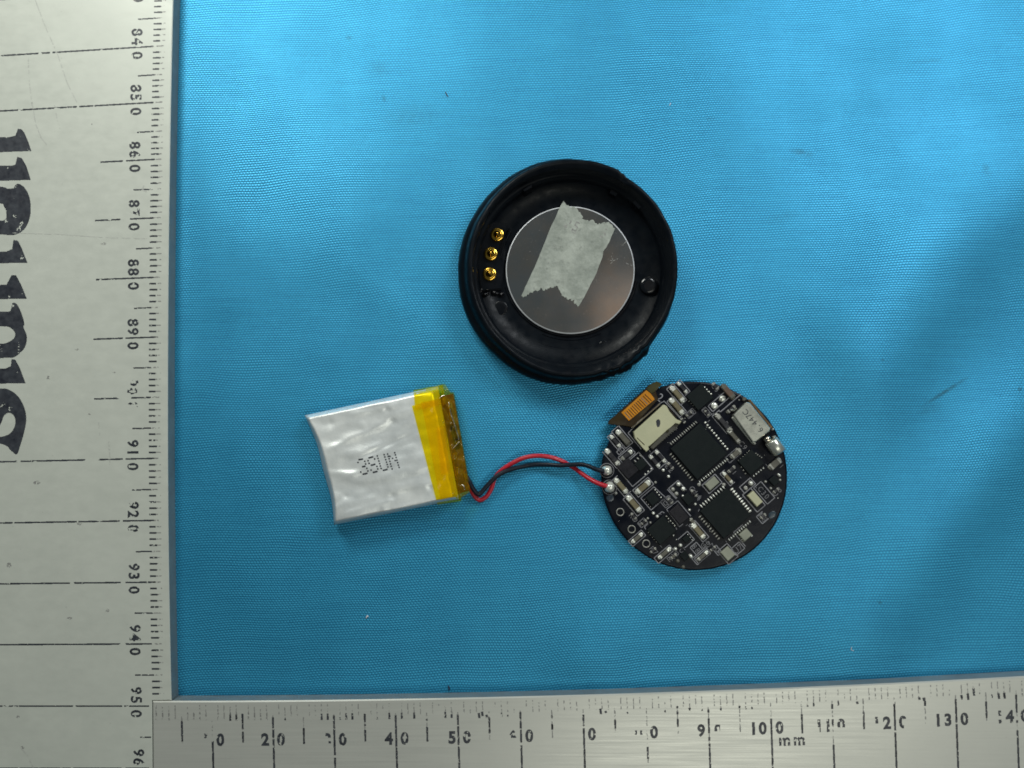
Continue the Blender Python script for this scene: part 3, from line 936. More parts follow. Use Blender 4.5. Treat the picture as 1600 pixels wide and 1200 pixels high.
strip_on('yellow_tape', [(643.5, 634), (689, 622), (721, 782.5), (683.5, 789)], .010, M['film'], BT, 24, 40, .011, seed=1, zfun=z_all)
strip_on('yellow_tape', [(646, 609.5), (692, 601), (697, 631), (649, 641)], .018, M['film'], BT, 16, 14, .012, seed=2, zfun=z_all)
strip_on('yellow_tape', [(658, 628), (684, 624), (713, 775), (688, 781)], .024, M['film'], BT, 16, 36, .013, seed=3, zfun=z_all)
strip_on('yellow_tape', [(682, 668), (697, 664), (704, 738), (689, 742)], .036, M['film'], BT, 10, 20, .006, seed=7, zfun=z_all)
# circuit strip at the wire end
def prism(name, poly, z0, z1, mat, parent, cham=.01):
    bm = bmesh.new()
    top = [bm.verts.new(W(x, y, z1)) for x, y in poly]
    f = bm.faces.new(top)
    if f.normal.z < 0 or True:
        bm.normal_update()
        if f.normal.z < 0: f.normal_flip()
    vs_ = list(f.verts)
    bot = [bm.verts.new((v.co.x, v.co.y, z0)) for v in vs_]
    for i in range(len(vs_)):
        j = (i + 1) % len(vs_)
        bm.faces.new((bot[i], bot[j], vs_[j], vs_[i]))
    if cham: bmesh.ops.bevel(bm, geom=list(f.edges), offset=cham, segments=1, affect='EDGES')
    bmesh.ops.recalc_face_normals(bm, faces=bm.faces)
    return obj(name, bm, mat, parent)
pb = prism('protection_board', [(688, 619), (708, 615), (734, 766), (716, 772)], .05, .20, M['brown_board'], BT)
for poly, m in (([(699, 628), (704, 627), (709, 655), (704, 657)], 'gold'), ([(702, 630), (706, 629), (719, 683), (716, 686)], 'nickel'), ([(708, 708), (715, 706), (714, 717), (709, 719)], 'gold'),
                ([(710, 730), (717, 731), (715, 745), (712, 747)], 'gold'), ([(724, 739), (728, 733), (730, 748), (727, 751)], 'gold'), ([(703, 665), (713, 662), (721, 700), (711, 704)], 'chip')):
    prism('solder_tab', poly, .195, .225, M[m], BT, .006)
strip_on('clear_tape', [(686, 623), (708, 612), (735, 768), (716, 780)], .012, M['film_clear'], BT, 24, 72, .055, seed=11, zfun=lambda x, y: .235, smooth=False)
bm = bmesh.new()
def wallstrip(a, b, z1, z0=.02, n=30, seed=0):
    prev = None
    for i in range(n + 1):
        u = i / n
        x = a[0] * (1 - u) + b[0] * u; y = a[1] * (1 - u) + b[1] * u
        p = W(x + .8 * noise.noise(Vector((i * .5, seed, 0))), y, z1)
        t_ = bm.verts.new(p); q = bm.verts.new((p.x + .01 * noise.noise(Vector((i * .4, seed, 5))), p.y, z0))
        if prev: bm.faces.new((prev[0], prev[1], q, t_))
        prev = (t_, q)
wallstrip((708, 612), (735, 768), .245, seed=1)
wallstrip((735, 768), (718, 780), .245, n=8, seed=2)
wallstrip((690, 604), (708, 612), .24, n=8, seed=3)
obj('clear_tape', bm, M['film_clear'], BT)
strip_on('clear_tape', [(684, 602), (695, 600), (709, 620), (694, 624)], .0, M['film_clear'], BT, 8, 8, .02, seed=14, zfun=lambda x, y: .13, smooth=False)
# thin metal threads standing in for highlights on the clear tape's creases
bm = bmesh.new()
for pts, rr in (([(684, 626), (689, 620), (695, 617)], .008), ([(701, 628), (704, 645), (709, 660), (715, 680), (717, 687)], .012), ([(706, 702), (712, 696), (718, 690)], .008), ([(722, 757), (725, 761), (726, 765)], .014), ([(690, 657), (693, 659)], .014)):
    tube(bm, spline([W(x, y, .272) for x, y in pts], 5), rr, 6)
obj('crease_highlight', bm, M['nickel'], BT)
# dot printed code
dots = []
for x, y in ((210, 440), (240, 436), (275, 430), (310, 425), (178, 522), (380, 490), (405, 568), (318, 650), (345, 646), (380, 638), (443, 700), (472, 778), (262, 808), (335, 872), (365, 866), (400, 858), (440, 848),
             (512, 384), (545, 376), (578, 368), (612, 358), (675, 420), (478, 470), (508, 550), (575, 604), (608, 598), (640, 590), (675, 578), (742, 640), (766, 716), (568, 750), (638, 818), (670, 812), (705, 802), (740, 792),
             (752, 330), (775, 405), (800, 482), (823, 558), (845, 630), (868, 703), (955, 292), (978, 360), (1004, 440), (1027, 515), (1048, 585), (1070, 658), (938, 758), (970, 750), (1005, 742), (1038, 730),
             (1060, 275), (1082, 342), (1130, 340), (1104, 412), (1127, 490), (1148, 567), (1168, 638), (1192, 716), (1208, 400), (1270, 236), (1290, 302), (1314, 378), (1285, 468), (1338, 455), (1360, 530), (1380, 603), (1402, 670)):
    dots.append((550 + x / 19.05, 695 + y / 19.05))
bm = bmesh.new()
for x, y in dots:
    s, t = inv(x, y)
    z = pouch_z(s, t)
    c = W(x, y, z)
    e = 1.0
    def zs(dx, dy):
        a, b = inv(x + dx, y + dy); return W(x + dx, y + dy, pouch_z(a, b) + .0045)
    ring = [bm.verts.new(zs(1.35 * math.cos(q), 1.35 * math.sin(q))) for q in [k * math.pi / 4 for k in range(8)]]
    bm.faces.new(ring)
bmesh.ops.recalc_face_normals(bm, faces=bm.faces)
obj('dot_print', bm, M['ink'], BT, kind='stuff')

# ---------------------------------------------------------------- round circuit board
PB = thing('circuit_board', 'round black circuit board crowded with chips and small parts', 'circuit board')
BZ = .22
SC = 94.3
bc = W(1085, 742.5, BZ)
UA = math.radians(40.5)
CROPS = {'A': (930, 580, 7.5), 'B': (1080, 580, 7.5), 'C': (930, 730, 7.5), 'D': (1080, 730, 7.5), 'F': (930, 580, 3.75), 'G': (935, 660, 15), 'H': (1150, 725, 15), 'I': (1040, 800, 10), 'J': (1010, 590, 10), 'K': (990, 730, 10), 'L': (1135, 620, 12)}
def q(crop, x, y):
    ox, oy, s = CROPS[crop]
    return ox + x / s, oy + y / s
def at(crop, x, y, z=BZ): return W(*q(crop, x, y), z)
def L(crop, v): return v / CROPS[crop][2] / SC

bm = bmesh.new()
def bmod(k, a, r, z):
    d = math.degrees(a) % 360
    e = .004 * noise.noise(Vector((d * .15, 0, 1)))
    if 128 < d < 172: e -= .03 * smooth01(d, 128, 140) * (1 - smooth01(d, 160, 172))
    return (0, 0, (r + e) * (1 + .012 * abs(math.sin(a))), 0)
lathe(bm, bc, [(0, .115), (1.50, .115), (1.535, .118), (1.54, .125), (1.54, .205), (1.53, .219), (1.50, .22), (0, .22)], 160, 0, bmod)
obj('board', bm, M['pcb'], PB)
bm = bmesh.new()
lathe(bm, W(1085, 743, .05), [(0, .006), (1.44, .006), (1.47, .02), (1.47, .10), (1.45, .116), (0, .116)], 120)
obj('display_back', bm, M['pcb_under'], PB)

silk = bmesh.new(); silk2 = bmesh.new()
SZ = BZ + .0035
def sline(crop, x0, y0, x1, y1, w=1.15, b=None):
    b = silk if b is None else b
    tr = line_tris(*q(crop, x0, y0), *q(crop, x1, y1), w * 1.12)
    for t_ in (tr[0], tr[1]):
        f = b.faces.new([b.verts.new(W(x, y, SZ)) for x, y in t_])
        f.normal_update()
        if f.normal.z < 0: f.normal_flip()
def srect(crop, cx, cy, lu, lv, w=1.15, b=None, sides=(0, 1, 2, 3), rot=0.0):
    """silkscreen frame; lu, lv in crop pixels along the two board directions"""
    a = -(UA + rot); ca, sa = math.cos(a), math.sin(a)
    P = [(cx + x * ca - y * sa, cy + x * sa + y * ca) for x, y in ((-lu / 2, -lv / 2), (lu / 2, -lv / 2), (lu / 2, lv / 2), (-lu / 2, lv / 2))]
    for i in sides: sline(crop, *P[i], *P[(i + 1) % 4], w, b)
def stext(crop, cx, cy, txt, size, ang, b=None, sp=.95):
    b = silk2 if b is None else b
    px, py = q(crop, cx, cy)
    n = len(txt)
    for i, ch in enumerate(txt):
        tr, wd = glyph(ch, -.0)
        o = (i - (n - 1) / 2) * size * sp
        tt = place_tris(tr, px + o * math.cos(ang), py + o * math.sin(ang), size, ang, .95)
        for t_ in tt:
            f = b.faces.new([b.verts.new(W(x, y, SZ)) for x, y in t_]); f.normal_update()
            if f.normal.z < 0: f.normal_flip()
def sring(crop, cx, cy, r, w, mat='solder_dull'):
    bm = bmesh.new(); c = at(crop, cx, cy); R = L(crop, r); ww = w / SC
    lathe(bm, c, [(R - ww / 2, BZ + .001), (R - ww / 2, BZ + .006), (R + ww / 2, BZ + .006), (R + ww / 2, BZ + .001)], 28)
    obj('test_ring', bm, M[mat], PB)

def passive(crop, cx, cy, lu, lv, axis, body, h=.055, name='capacitor', ends='solder', end2=None, frac=.24):
    """two-terminal part; axis 'u' or 'v' is the direction from terminal to terminal"""
    bm = bmesh.new(); c = at(crop, cx, cy, BZ + h * .7)
    hu, hv = L(crop, lu) / 2, L(crop, lv) / 2
    ang = UA
    du, dv = Vector((math.cos(ang), math.sin(ang), 0)), Vector((math.sin(ang), -math.cos(ang), 0))
    d, half, wid = (du, hu, hv) if axis == 'u' else (dv, hv, hu)
    a = math.atan2(d.y, d.x)
    e = half * frac
    box(bm, c, half - e * .9, wid * .94, BZ, BZ + h * .95, a, .008, 0)
    for k, sgn in enumerate((-1, 1)):
        cc = c + d * (half - e) * sgn
        mi = 1 if (k == 0 or end2 is None) else 2
        box(bm, cc, e, wid, BZ, BZ + h, a, .014, mi)
        dome(bm, c + d * (half + .004) * sgn, e * .9, wid * .92, BZ, h * .55, a, mi, 8, 2)
    mats = [M[body], M[ends]] + ([M[end2]] if end2 else [])
    return obj(name, bm, mats, PB)
def pads(crop, pts, r, mat='solder', h=.03, name='solder_pads', lu=None, lv=None, parent=None):
    bm = bmesh.new()
    for (x, y) in pts:
        c = at(crop, x, y)
        dome(bm, c, L(crop, lu or r), L(crop, lv or r), BZ, h, UA, 0, 10, 3, .8)
    return obj(name, bm, M[mat], parent or PB, kind='stuff' if len(pts) > 1 else None)
def pinrow(crop, p0, p1, n, ln, wd, axis, mat, parent, jit=0):
    """row of n short chip leads from p0 to p1; each ln long along axis"""
    bm = bmesh.new()
    for i in range(n):
        t = i / (n - 1)
        c = at(crop, p0[0] + (p1[0] - p0[0]) * t, p0[1] + (p1[1] - p0[1]) * t)
        a = UA if axis == 'u' else UA - math.pi / 2
        dome(bm, c, L(crop, ln) / 2, L(crop, wd) / 2, BZ - .002, .024, a, 0, 8, 2, .6)
    return obj('pin_row', bm, M[mat], parent, kind='stuff')
def chip(crop, cx, cy, lu, lv, h, mat='chip', rot=0.0, name='chip'):
    bm = bmesh.new(); c = at(crop, cx, cy, BZ + h)
    box(bm, c, L(crop, lu) / 2, L(crop, lv) / 2, BZ, BZ + h, UA + rot, .008)
    return obj(name, bm, M[mat], PB)
# large processors
c1 = chip('F', 608, 470, 232, 236, .075)
pinrow('A', (888, 852), (1182, 600), 14, 46, 19, 'v', 'solder_dull', c1)
pinrow('B', (165, 602), (422, 912), 11, 34, 26, 'u', 'solder', c1)
pinrow('F', (443, 487), (568, 636), 12, 24, 9, 'u', 'solder_dull', c1)
pinrow('F', (612, 648), (772, 516), 14, 22, 10, 'v', 'solder', c1)
c2 = chip('F', 764, 834, 208, 208, .075)
pinrow('F', (622, 792), (752, 682), 10, 30, 10, 'v', 'solder', c2)
pinrow('F', (800, 692), (906, 820), 10, 26, 13, 'u', 'solder', c2)
pinrow('F', (614, 852), (724, 980), 10, 26, 10, 'u', 'solder_dull', c2)
pinrow('F', (785, 987), (905, 881), 11, 20, 10, 'v', 'solder', c2)
# small chips
c3 = chip('F', 914, 535, 108, 108, .06)
pinrow('F', (928, 613), (984, 568), 5, 14, 11, 'v', 'solder', c3)
pinrow('F', (842, 527), (905, 470), 6, 18, 9, 'v', 'solder_dull', c3)
pinrow('F', (940, 482), (974, 506), 4, 12, 8, 'u', 'solder_dull', c3)
pinrow('F', (856, 562), (880, 600), 3, 12, 9, 'u', 'solder_dull', c3)
c4 = chip('F', 614, 152, 118, 108, .06)
pinrow('F', (640, 95), (678, 134), 4, 15, 12, 'u', 'solder', c4)
pinrow('F', (550, 176), (587, 213), 4, 9, 7, 'u', 'solder_dull', c4)
c5 = chip('C', 778, 742, 250, 230, .05)
pinrow('C', (835, 575), (932, 684), 5, 22, 20, 'u', 'solder', c5)
pinrow('C', (624, 764), (718, 873), 5, 22, 14, 'u', 'solder_dull', c5)
c6 = chip('C', 672, 372, 112, 130, .05)
pinrow('C', (702, 266), (769, 354), 4, 22, 20, 'u', 'solder', c6)
pinrow('C', (576, 378), (646, 464), 4, 18, 12, 'u', 'solder_dull', c6)
c7 = chip('G', 1000, 985, 250, 210, .05)
pinrow('G', (860, 915), (995, 790), 3, 90, 42, 'v', 'solder_dull', c7)
pinrow('C', (585, 83), (655, 18), 3, 26, 24, 'v', 'solder', c7)
c8 = chip('I', 330, 420, 110, 90, .04)
pinrow('I', (345, 355), (415, 437), 3, 18, 26, 'u', 'solder', c8)
c9 = chip('H', 900, 400, 170, 190, .05)
pads('H', [(1005, 262)], 44, 'solder', .05, parent=c9, lu=36, lv=52)
pads('H', [(690, 415), (815, 570)], 34, 'solder_dull', .03, parent=c9)
chip('K', 850, 500, 130, 160, .05)
pads('K', [(770, 450), (872, 668), (963, 577)], 22, 'solder', .03)
chip('I', 300, 690, 110, 120, .04)
pads('I', [(390, 690)], 36, 'solder', .06, lu=32, lv=40)
# inductors
chip('G', 700, 1080, 330, 380, .085, 'ferrite', name='inductor')
chip('K', 712, 738, 190, 260, .10, 'ferrite', name='inductor')
# capacitors and resistors
passive('A', 965, 270, 62, 205, 'v', 'cap_tan', .065)
passive('A', 958, 412, 62, 205, 'v', 'cap_tan', .065)
passive('A', 1024, 194, 42, 140, 'v', 'res_dark', .035, 'resistor')
passive('A', 328, 778, 66, 190, 'v', 'cap_grey', .06, end2='cap_grey')
passive('A', 237, 822, 46, 150, 'v', 'res_dark', .035, 'resistor')
passive('A', 205, 1010, 60, 210, 'v', 'res_dark', .035, 'resistor')
passive('A', 370, 985, 140, 52, 'u', 'res_dark', .035, 'resistor', ends='solder_dull', end2='solder')
passive('A', 697, 1055, 46, 150, 'v', 'res_dark', .035, 'resistor')
passive('A', 767, 1000, 46, 150, 'v', 'res_dark', .035, 'resistor')
passive('C', 305, 220, 60, 185, 'v', 'cap_tan', .065)
passive('C', 562, 235, 185, 66, 'u', 'cap_tan', .065, end2='solder')
passive('C', 455, 432, 66, 205, 'v', 'cap_tan', .065)
passive('C', 492, 832, 145, 48, 'u', 'cap_grey', .035)
passive('C', 815, 1010, 160, 48, 'u', 'cap_grey', .035)
passive('I', 515, 300, 85, 255, 'v', 'cap_tan', .065)
passive('I', 580, 690, 190, 58, 'u', 'cap_grey', .04, ends='solder_dull', end2='solder')
passive('K', 660, 345, 55, 165, 'u', 'res_dark', .035, 'resistor') if False else None
for (x, y), m in (((612, 345), 'solder_dull'), ((668, 415), 'solder_dull'), ((703, 265), 'solder'), ((775, 338), 'solder')):
    pads('K', [(x, y)], 36, m, .035, 'solder_pad')
passive('B', 435, 240, 70, 185, 'v', 'cap_brown', .07, ends='cap_grey')
pads('B', [(365, 322)], 40, 'solder', .03, 'solder_pad', lu=40, lv=38)
pads('B', [(272, 405)], 40, 'solder', .03, 'solder_pad', lu=40, lv=46)
passive('B', 385, 610, 60, 250, 'v', 'res_dark', .05, 'resistor', ends='solder_dull')
passive('B', 500, 760, 52, 190, 'v', 'cap_grey', .05, ends='solder', end2='solder_dull')
passive('B', 525, 965, 130, 60, 'u', 'cap_grey', .05, ends='solder_dull')
passive('B', 985, 1085, 150, 75, 'u', 'cap_grey', .06, ends='solder_dull')
passive('B', 470, 445, 110, 40, 'u', 'res_dark', .05, 'resistor', ends='solder_dull')
passive('D', 430, 125, 42, 145, 'v', 'cap_tan', .045)
pads('D', [(92, 205), (383, 206)], 24, 'solder_dull', .02, 'test_pads')
pads('D', [(697, 188)], 30, 'solder', .06, 'solder_pad', lu=30, lv=32)
pads('D', [(640, 245)], 26, 'solder_dull', .01, 'solder_pad')
passive('F', 655, 650 + 0, 0.01, 0.01, 'u', 'cap_tan', .02) if False else None
def slabpart(name, crop, cx, cy, lu, lv, h, mat, cham=.01, z0=BZ):
    bm = bmesh.new(); c = at(crop, cx, cy, z0 + h)
    box(bm, c, L(crop, lu) / 2, L(crop, lv) / 2, z0, z0 + h, UA, cham)
    return obj(name, bm, M[mat], PB)
slabpart('resonator', 'D', 248, 192, 150, 92, .08, 'cream_grey')
slabpart('resonator', 'D', 752, 372, 92, 165, .08, 'cream')
slabpart('resonator', 'D', 432, 1015, 115, 130, .06, 'cream_grey')
cn = slabpart('small_connector', 'D', 640, 795, 120, 100, .07, 'cream_grey')
pinrow('D', (655, 745), (708, 805), 3, 30, 22, 'u', 'solder', cn)
pinrow('D', (575, 825), (615, 870), 3, 24, 16, 'u', 'solder_dull', cn)
# loose solder points and test points
pads('K', [(462, 46), (545, 145)], 26, 'solder', .03, 'test_pads')
pads('K', [(342, 238)], 22, 'solder_dull', .02, 'test_pads')
pads('K', [(308, 718), (370, 770)], 26, 'solder', .03, 'test_pads')
pads('K', [(222, 800), (262, 866)], 20, 'solder_dull', .02, 'test_pads')
pads('I', [(230, 520), (150, 575), (35, 603)], 30, 'solder', .05, 'solder_pads')
pads('I', [(190, 765), (275, 860)], 32, 'cap_grey', .04, 'solder_pads')
pads('I', [(122, 365)], 16, 'solder', .02, 'test_pad')
pads('C', [(242, 305)], 20, 'solder_dull', .02, 'test_pad')
pads('A', [(345, 630)], 12, 'solder_dull', .01, 'test_pad')
pads('D', [(1042, 150), (930, 245)], 16, 'solder_dull', .02, 'test_pads')
for (x, y) in ((293, 526), (427, 727), (598, 896)): sring('C', x, y, 42, 1.5)
for (x, y, r) in ((1325 / 1 - 1180, 0, 0),): pass
# wire joints
for (x, y, r) in ((68, 582, 30), (84, 680, 31)):
    sring('F', x, y, r + 11, 1.3, 'silk_dim')
    bm = bmesh.new(); c = at('F', x, y)
    dome(bm, c, L('F', r), L('F', r * 1.0), BZ - .002, .13, 0, 0, 18, 6, .8)
    for v in bm.verts: v.co += Vector((noise.noise(v.co * 9), noise.noise(v.co * 9 + Vector((5, 0, 0))), 0)) * .022
    obj('solder_joint', bm, M['solder'], PB, True)
# blue-grey smears near the rim
pads('D', [(950, 560)], 46, 'smear', .006, 'flux_smear', lu=52, lv=40)
pads('C', [(175, 360)], 44, 'smear', .004, 'flux_smear')

# flexible ribbon and its connector
def poly_part(name, crop, pts, z0, z1, mat, cham=.008):
    return prism(name, [q(crop, x, y) for x, y in pts], z0, z1, M[mat], PB, cham)
poly_part('dark_film', 'A', [(150, 620), (165, 575), (240, 515), (330, 430), (590, 205), (640, 150), (700, 195), (740, 330), (440, 660), (330, 640)], BZ - .085, BZ + .022, 'flex_dark', .01)
poly_part('olive_tape', 'A', [(600, 205), (640, 155), (720, 118), (785, 150), (690, 245), (655, 262)], BZ - .02, BZ + .034, 'olive_tape', .004)
poly_part('flex_ribbon', 'A', [(305, 485), (598, 222), (650, 262), (700, 330), (395, 582)], BZ + .02, BZ + .036, 'flex_amber', .004)
bm = bmesh.new()
for i in range(12):
    t = (i + .6) / 12.2
    a = (330 + (590 - 330) * t, 490 + (255 - 490) * t); b = (400 + (675 - 400) * t, 568 + (338 - 568) * t)
    tr = line_tris(*q('A', a[0] + 4, a[1] + 4), *q('A', *b), 1.5)
    mi = 1 if i in (0, 9) else 0
    for t_ in tr:
        f = bm.faces.new([bm.verts.new(W(x, y, BZ + .0385)) for x, y in t_]); f.material_index = mi
obj('flex_trace', bm, [M['flex_trace'], M['nickel']], PB, kind='stuff')
poly_part('connector_shell', 'A', [(452, 712), (802, 392), (838, 408), (870, 470), (935, 545), (958, 565), (1012, 588), (985, 622), (940, 610), (880, 660), (850, 685), (650, 868), (622, 885), (632, 915), (600, 945), (560, 900), (468, 790)], BZ, BZ + .115, 'cream')
poly_part('connector_mark', 'A', [(712, 585), (722, 568), (745, 562), (762, 580), (763, 620), (752, 650), (732, 656), (720, 640)], BZ + .114, BZ + .1165, 'ink', 0)
poly_part('connector_slot', 'A', [(486, 782), (492, 776), (582, 862), (576, 870)], BZ + .114, BZ + .1165, 'flex_dark', 0)
poly_part('connector_slot', 'A', [(862, 436), (868, 431), (952, 545), (946, 550)], BZ + .114, BZ + .1165, 'flex_dark', 0)
poly_part('latch_bar', 'A', [(425, 655), (755, 372), (768, 385), (440, 668)], BZ, BZ + .085, 'nickel', .006)
poly_part('connector_base', 'A', [(640, 890), (820, 700), (945, 610), (975, 635), (955, 665), (680, 915)], BZ, BZ + .05, 'cap_grey')
cb = poly_part('connector_leads', 'A', [(655, 905), (950, 655), (958, 666), (664, 916)], BZ, BZ + .02, 'solder_dull')
pinrow('A', (672, 900), (950, 662), 13, 34, 13, 'v', 'solder', cb)
poly_part('olive_tape', 'A', [(815, 690), (835, 672), (870, 700), (850, 720)], BZ + .05, BZ + .07, 'olive_tape', 0)

# flat metal can
can = poly_part('crystal_can', 'L', [(138, 345), (385, 98), (445, 112), (830, 590), (810, 640), (560, 838), (500, 850)], BZ + .012, BZ + .150, 'can', .012)
poly_part('can_flange', 'L', [(100, 400), (140, 352), (548, 842), (552, 866), (510, 892), (480, 872)], BZ, BZ + .055, 'can', .02)
poly_part('can_edge', 'L', [(405, 55), (455, 50), (870, 565), (850, 600), (835, 590), (440, 95)], BZ - .01, BZ + .075, 'rust', .01)
poly_part('can_lead', 'L', [(70, 235), (105, 225), (150, 240), (190, 205), (205, 225), (150, 268), (85, 265)], BZ + .01, BZ + .06, 'can', .01)
poly_part('can_lead', 'L', [(310, 15), (360, 5), (390, 45), (330, 85), (305, 60)], BZ, BZ + .05, 'cap_grey', .01)
pads('L', [(855, 608)], 24, 'solder', .08, 'solder_pad')
pads('L', [(520, 872)], 28, 'solder', .06, 'solder_pad')
bm = bmesh.new()
px, py = q('L', 505, 462)
ang = math.atan2(-.77, -.64)
for i, ch in enumerate('6.447C'):
    o = (i - 2.5) * 7.4 + (1.0 if i == 0 else 0)
    tr, wd = glyph(ch, .0)
    sz = 8.8 if ch != '.' else 1.6
    off = 0 if ch != '.' else 3.6
    ux, uy = math.cos(ang), math.sin(ang); vx, vy = -uy, ux
    tt = place_tris(tr, px + o * ux + off * vx, py + o * uy + off * vy, sz, ang, 1.0 if ch != '.' else 1)
    for t_ in tt: bm.faces.new([bm.verts.new(W(x, y, BZ + .1525)) for x, y in t_])
bmesh.ops.recalc_face_normals(bm, faces=bm.faces)
obj('can_lettering', bm, M['ink'], can, kind='stuff')
# cylindrical crystal: faceted tube lying on the board
def lying_cyl(name, crop, p0, p1, rad, zc, mat, n=20, capr=None):
    a = at(crop, *p0, zc); b = at(crop, *p1, zc)
    bm = bmesh.new()
    d = (b - a).normalized()
    pts = [a, a + d * .001, a + d * .02, b - d * .02, b - d * .001, b]
    rr = [rad * .02, rad * .85, rad, rad, rad * .85, rad * .02]
    s = d.cross(Vector((0, 0, 1))).normalized(); u = s.cross(d)
    rings = [[bm.verts.new(p + (s * math.cos(t) + u * math.sin(t)) * r) for t in [2 * math.pi * k / n for k in range(n)]] for p, r in zip(pts, rr)]
    for r0, r1 in zip(rings, rings[1:]):
        for i in range(n):
            j = (i + 1) % n
            bm.faces.new((r0[i], r0[j], r1[j], r1[i])).smooth = True
    return obj(name, bm, M[mat], PB)
lying_cyl('crystal_cylinder', 'L', (830, 815), (1000, 1045), .118, BZ + .105, 'can')
lying_cyl('crystal_cylinder_end', 'L', (735, 760), (795, 835), .062, BZ + .105, 'nickel', 16)
poly_part('metal_bracket', 'L', [(860, 745), (920, 725), (1118, 982), (1040, 1040)], BZ - .02, BZ + .09, 'can', .01)

# further small parts between the chips
for (cr, x, y, lu, lv, ax, bd, nm) in (('F', 705, 88, 24, 40, 'v', 'res_dark', 'resistor'), ('F', 515, 290, 18, 30, 'v', 'res_dark', 'resistor'), ('F', 550, 250, 36, 16, 'u', 'res_dark', 'resistor'), ('F', 580, 715, 18, 44, 'v', 'res_dark', 'resistor'),
                                   ('F', 800, 575, 46, 20, 'u', 'res_dark', 'resistor'), ('F', 442, 555, 20, 40, 'v', 'res_dark', 'resistor'), ('F', 440, 760, 18, 34, 'v', 'res_dark', 'resistor'), ('F', 460, 1085, 36, 16, 'u', 'cap_grey', 'capacitor'),
                                   ('F', 570, 880, 22, 34, 'v', 'cap_grey', 'capacitor'), ('F', 840, 470, 20, 36, 'v', 'cap_grey', 'capacitor'), ('F', 1060, 700, 34, 18, 'u', 'res_dark', 'resistor'), ('F', 985, 850, 34, 20, 'u', 'res_dark', 'resistor'),
                                   ('F', 226, 850, 16, 38, 'v', 'res_dark', 'resistor'), ('F', 285, 885, 34, 16, 'u', 'res_dark', 'resistor'), ('F', 340, 1050, 36, 15, 'u', 'res_dark', 'resistor'), ('F', 690, 1040, 34, 15, 'u', 'res_dark', 'resistor'),
                                   ('F', 870, 985, 30, 14, 'v', 'cap_grey', 'capacitor'), ('F', 655, 245, 16, 34, 'v', 'res_dark', 'resistor'), ('F', 745, 160, 34, 15, 'u', 'cap_grey', 'capacitor')):
    passive(cr, x, y, lu, lv, ax, bd, .03, nm, ends='solder_dull')
rq = random.Random(31)
for i in range(26):
    a = rq.uniform(0, 6.28); rr = 139 * math.sqrt(rq.random())
    x, y = 155 * 3.75 + rr * 3.75 * math.cos(a), 162 * 3.75 + rr * 3.75 * math.sin(a)
    pads('F', [(x, y)], rq.uniform(2.2, 4.2), rq.choice(['solder_dull', 'solder_dull', 'solder']), .008, 'via')
# silkscreen
srect('A', 955, 272, 100, 250); srect('A', 955, 415, 100, 235, sides=(0, 1, 2, 3))
srect('A', 1025, 192, 74, 178, sides=(0, 1, 2))
srect('A', 316, 772, 108, 258); srect('A', 232, 820, 78, 190, sides=(0, 2, 3)); srect('A', 370, 985, 190, 90)
srect('A', 208, 1010, 100, 262, sides=(2, 3)); srect('G', 520, 668, 175, 90, 1.2)
srect('A', 735, 1028, 125, 195); srect('F', 237, 575, 158, 130, 1.2)
sline('F', 232, 520, 262, 560)
sline('A', 385, 725, 540, 915, 1.1); sline('A', 385, 725, 445, 665, 1.1); sline('A', 810, 352, 1035, 590, 1.1); sline('A', 760, 375, 812, 350, 1.1)
srect('C', 302, 222, 98, 240, sides=(0, 2, 3)); srect('C', 562, 235, 235, 105); srect('C', 452, 440, 110, 260)
srect('C', 672, 366, 205, 185, sides=(0, 2, 3)); sline('C', 690, 232, 822, 352); sline('C', 822, 352, 850, 380)
srect('C', 490, 832, 200, 82); srect('C', 805, 1020, 235, 82); srect('K', 685, 345, 195, 200, 1.3, sides=(0, 3, 1)); sline('K', 525, 345, 665, 495)
srect('K', 895, 965, 0.1, 0.1) if False else None
srect('I', 520, 300, 125, 340); srect('I', 575, 690, 245, 100); srect('I', 320, 430, 200, 170, sides=(0, 1, 2)); srect('I', 480, 570, 130, 150)
srect('D', 245, 195, 200, 130, 1.3); srect('D', 425, 125, 70, 185, sides=(0, 2, 3)); srect('D', 660, 215, 170, 95); srect('D', 735, 385, 125, 265, 1.3)
srect('D', 855, 300, 115, 250); srect('D', 430, 1015, 145, 200); srect('D', 620, 800, 140, 215, sides=(0, 3)); srect('D', 120, 1040, 210, 95) 
srect('D', 545, 955, 130, 100); srect('D', 835, 590, 95, 110, sides=(0, 2, 3)); srect('D', 305, 975, 60, 110)
sline('B', 340, 478, 580, 272, 1.3); sline('B', 245, 530, 330, 455, 1.3); sline('B', 340, 478, 325, 462)
srect('B', 320, 360, 250, 85, 1.3, sides=(0, 3, 2)); srect('B', 270, 610, 0.1, .1) if False else None
sline('B', 245, 530, 420, 735, 1.1, silk2); srect('B', 490, 990, 170, 80, 1.1, silk2)
srect('K', 755, 735, 0.1, 0.1) if False else None
for a in ((515, 660, 700, 905), (515, 660, 690, 525), (690, 525, 895, 765), (715, 930, 775, 885), (390, 738, 445, 692), (445, 692, 482, 715), (170, 930, 225, 880), (170, 930, 190, 970), (340, 600, 440, 535)): sline('K', *a, 1.1, silk if a[0] != 340 else silk2)
for a in ((660, 940, 675, 975), (1010, 690, 1030, 655), (690, 905, 716, 932)): sline('K', *a, 1.2, silk2)
sline('J', 110, 235, 240, 100, 1.0, silk2)
UDEG = -UA; VDEG = math.pi / 2 - UA
stext('J', 215, 310, '2', 12.5, VDEG - .25, silk)
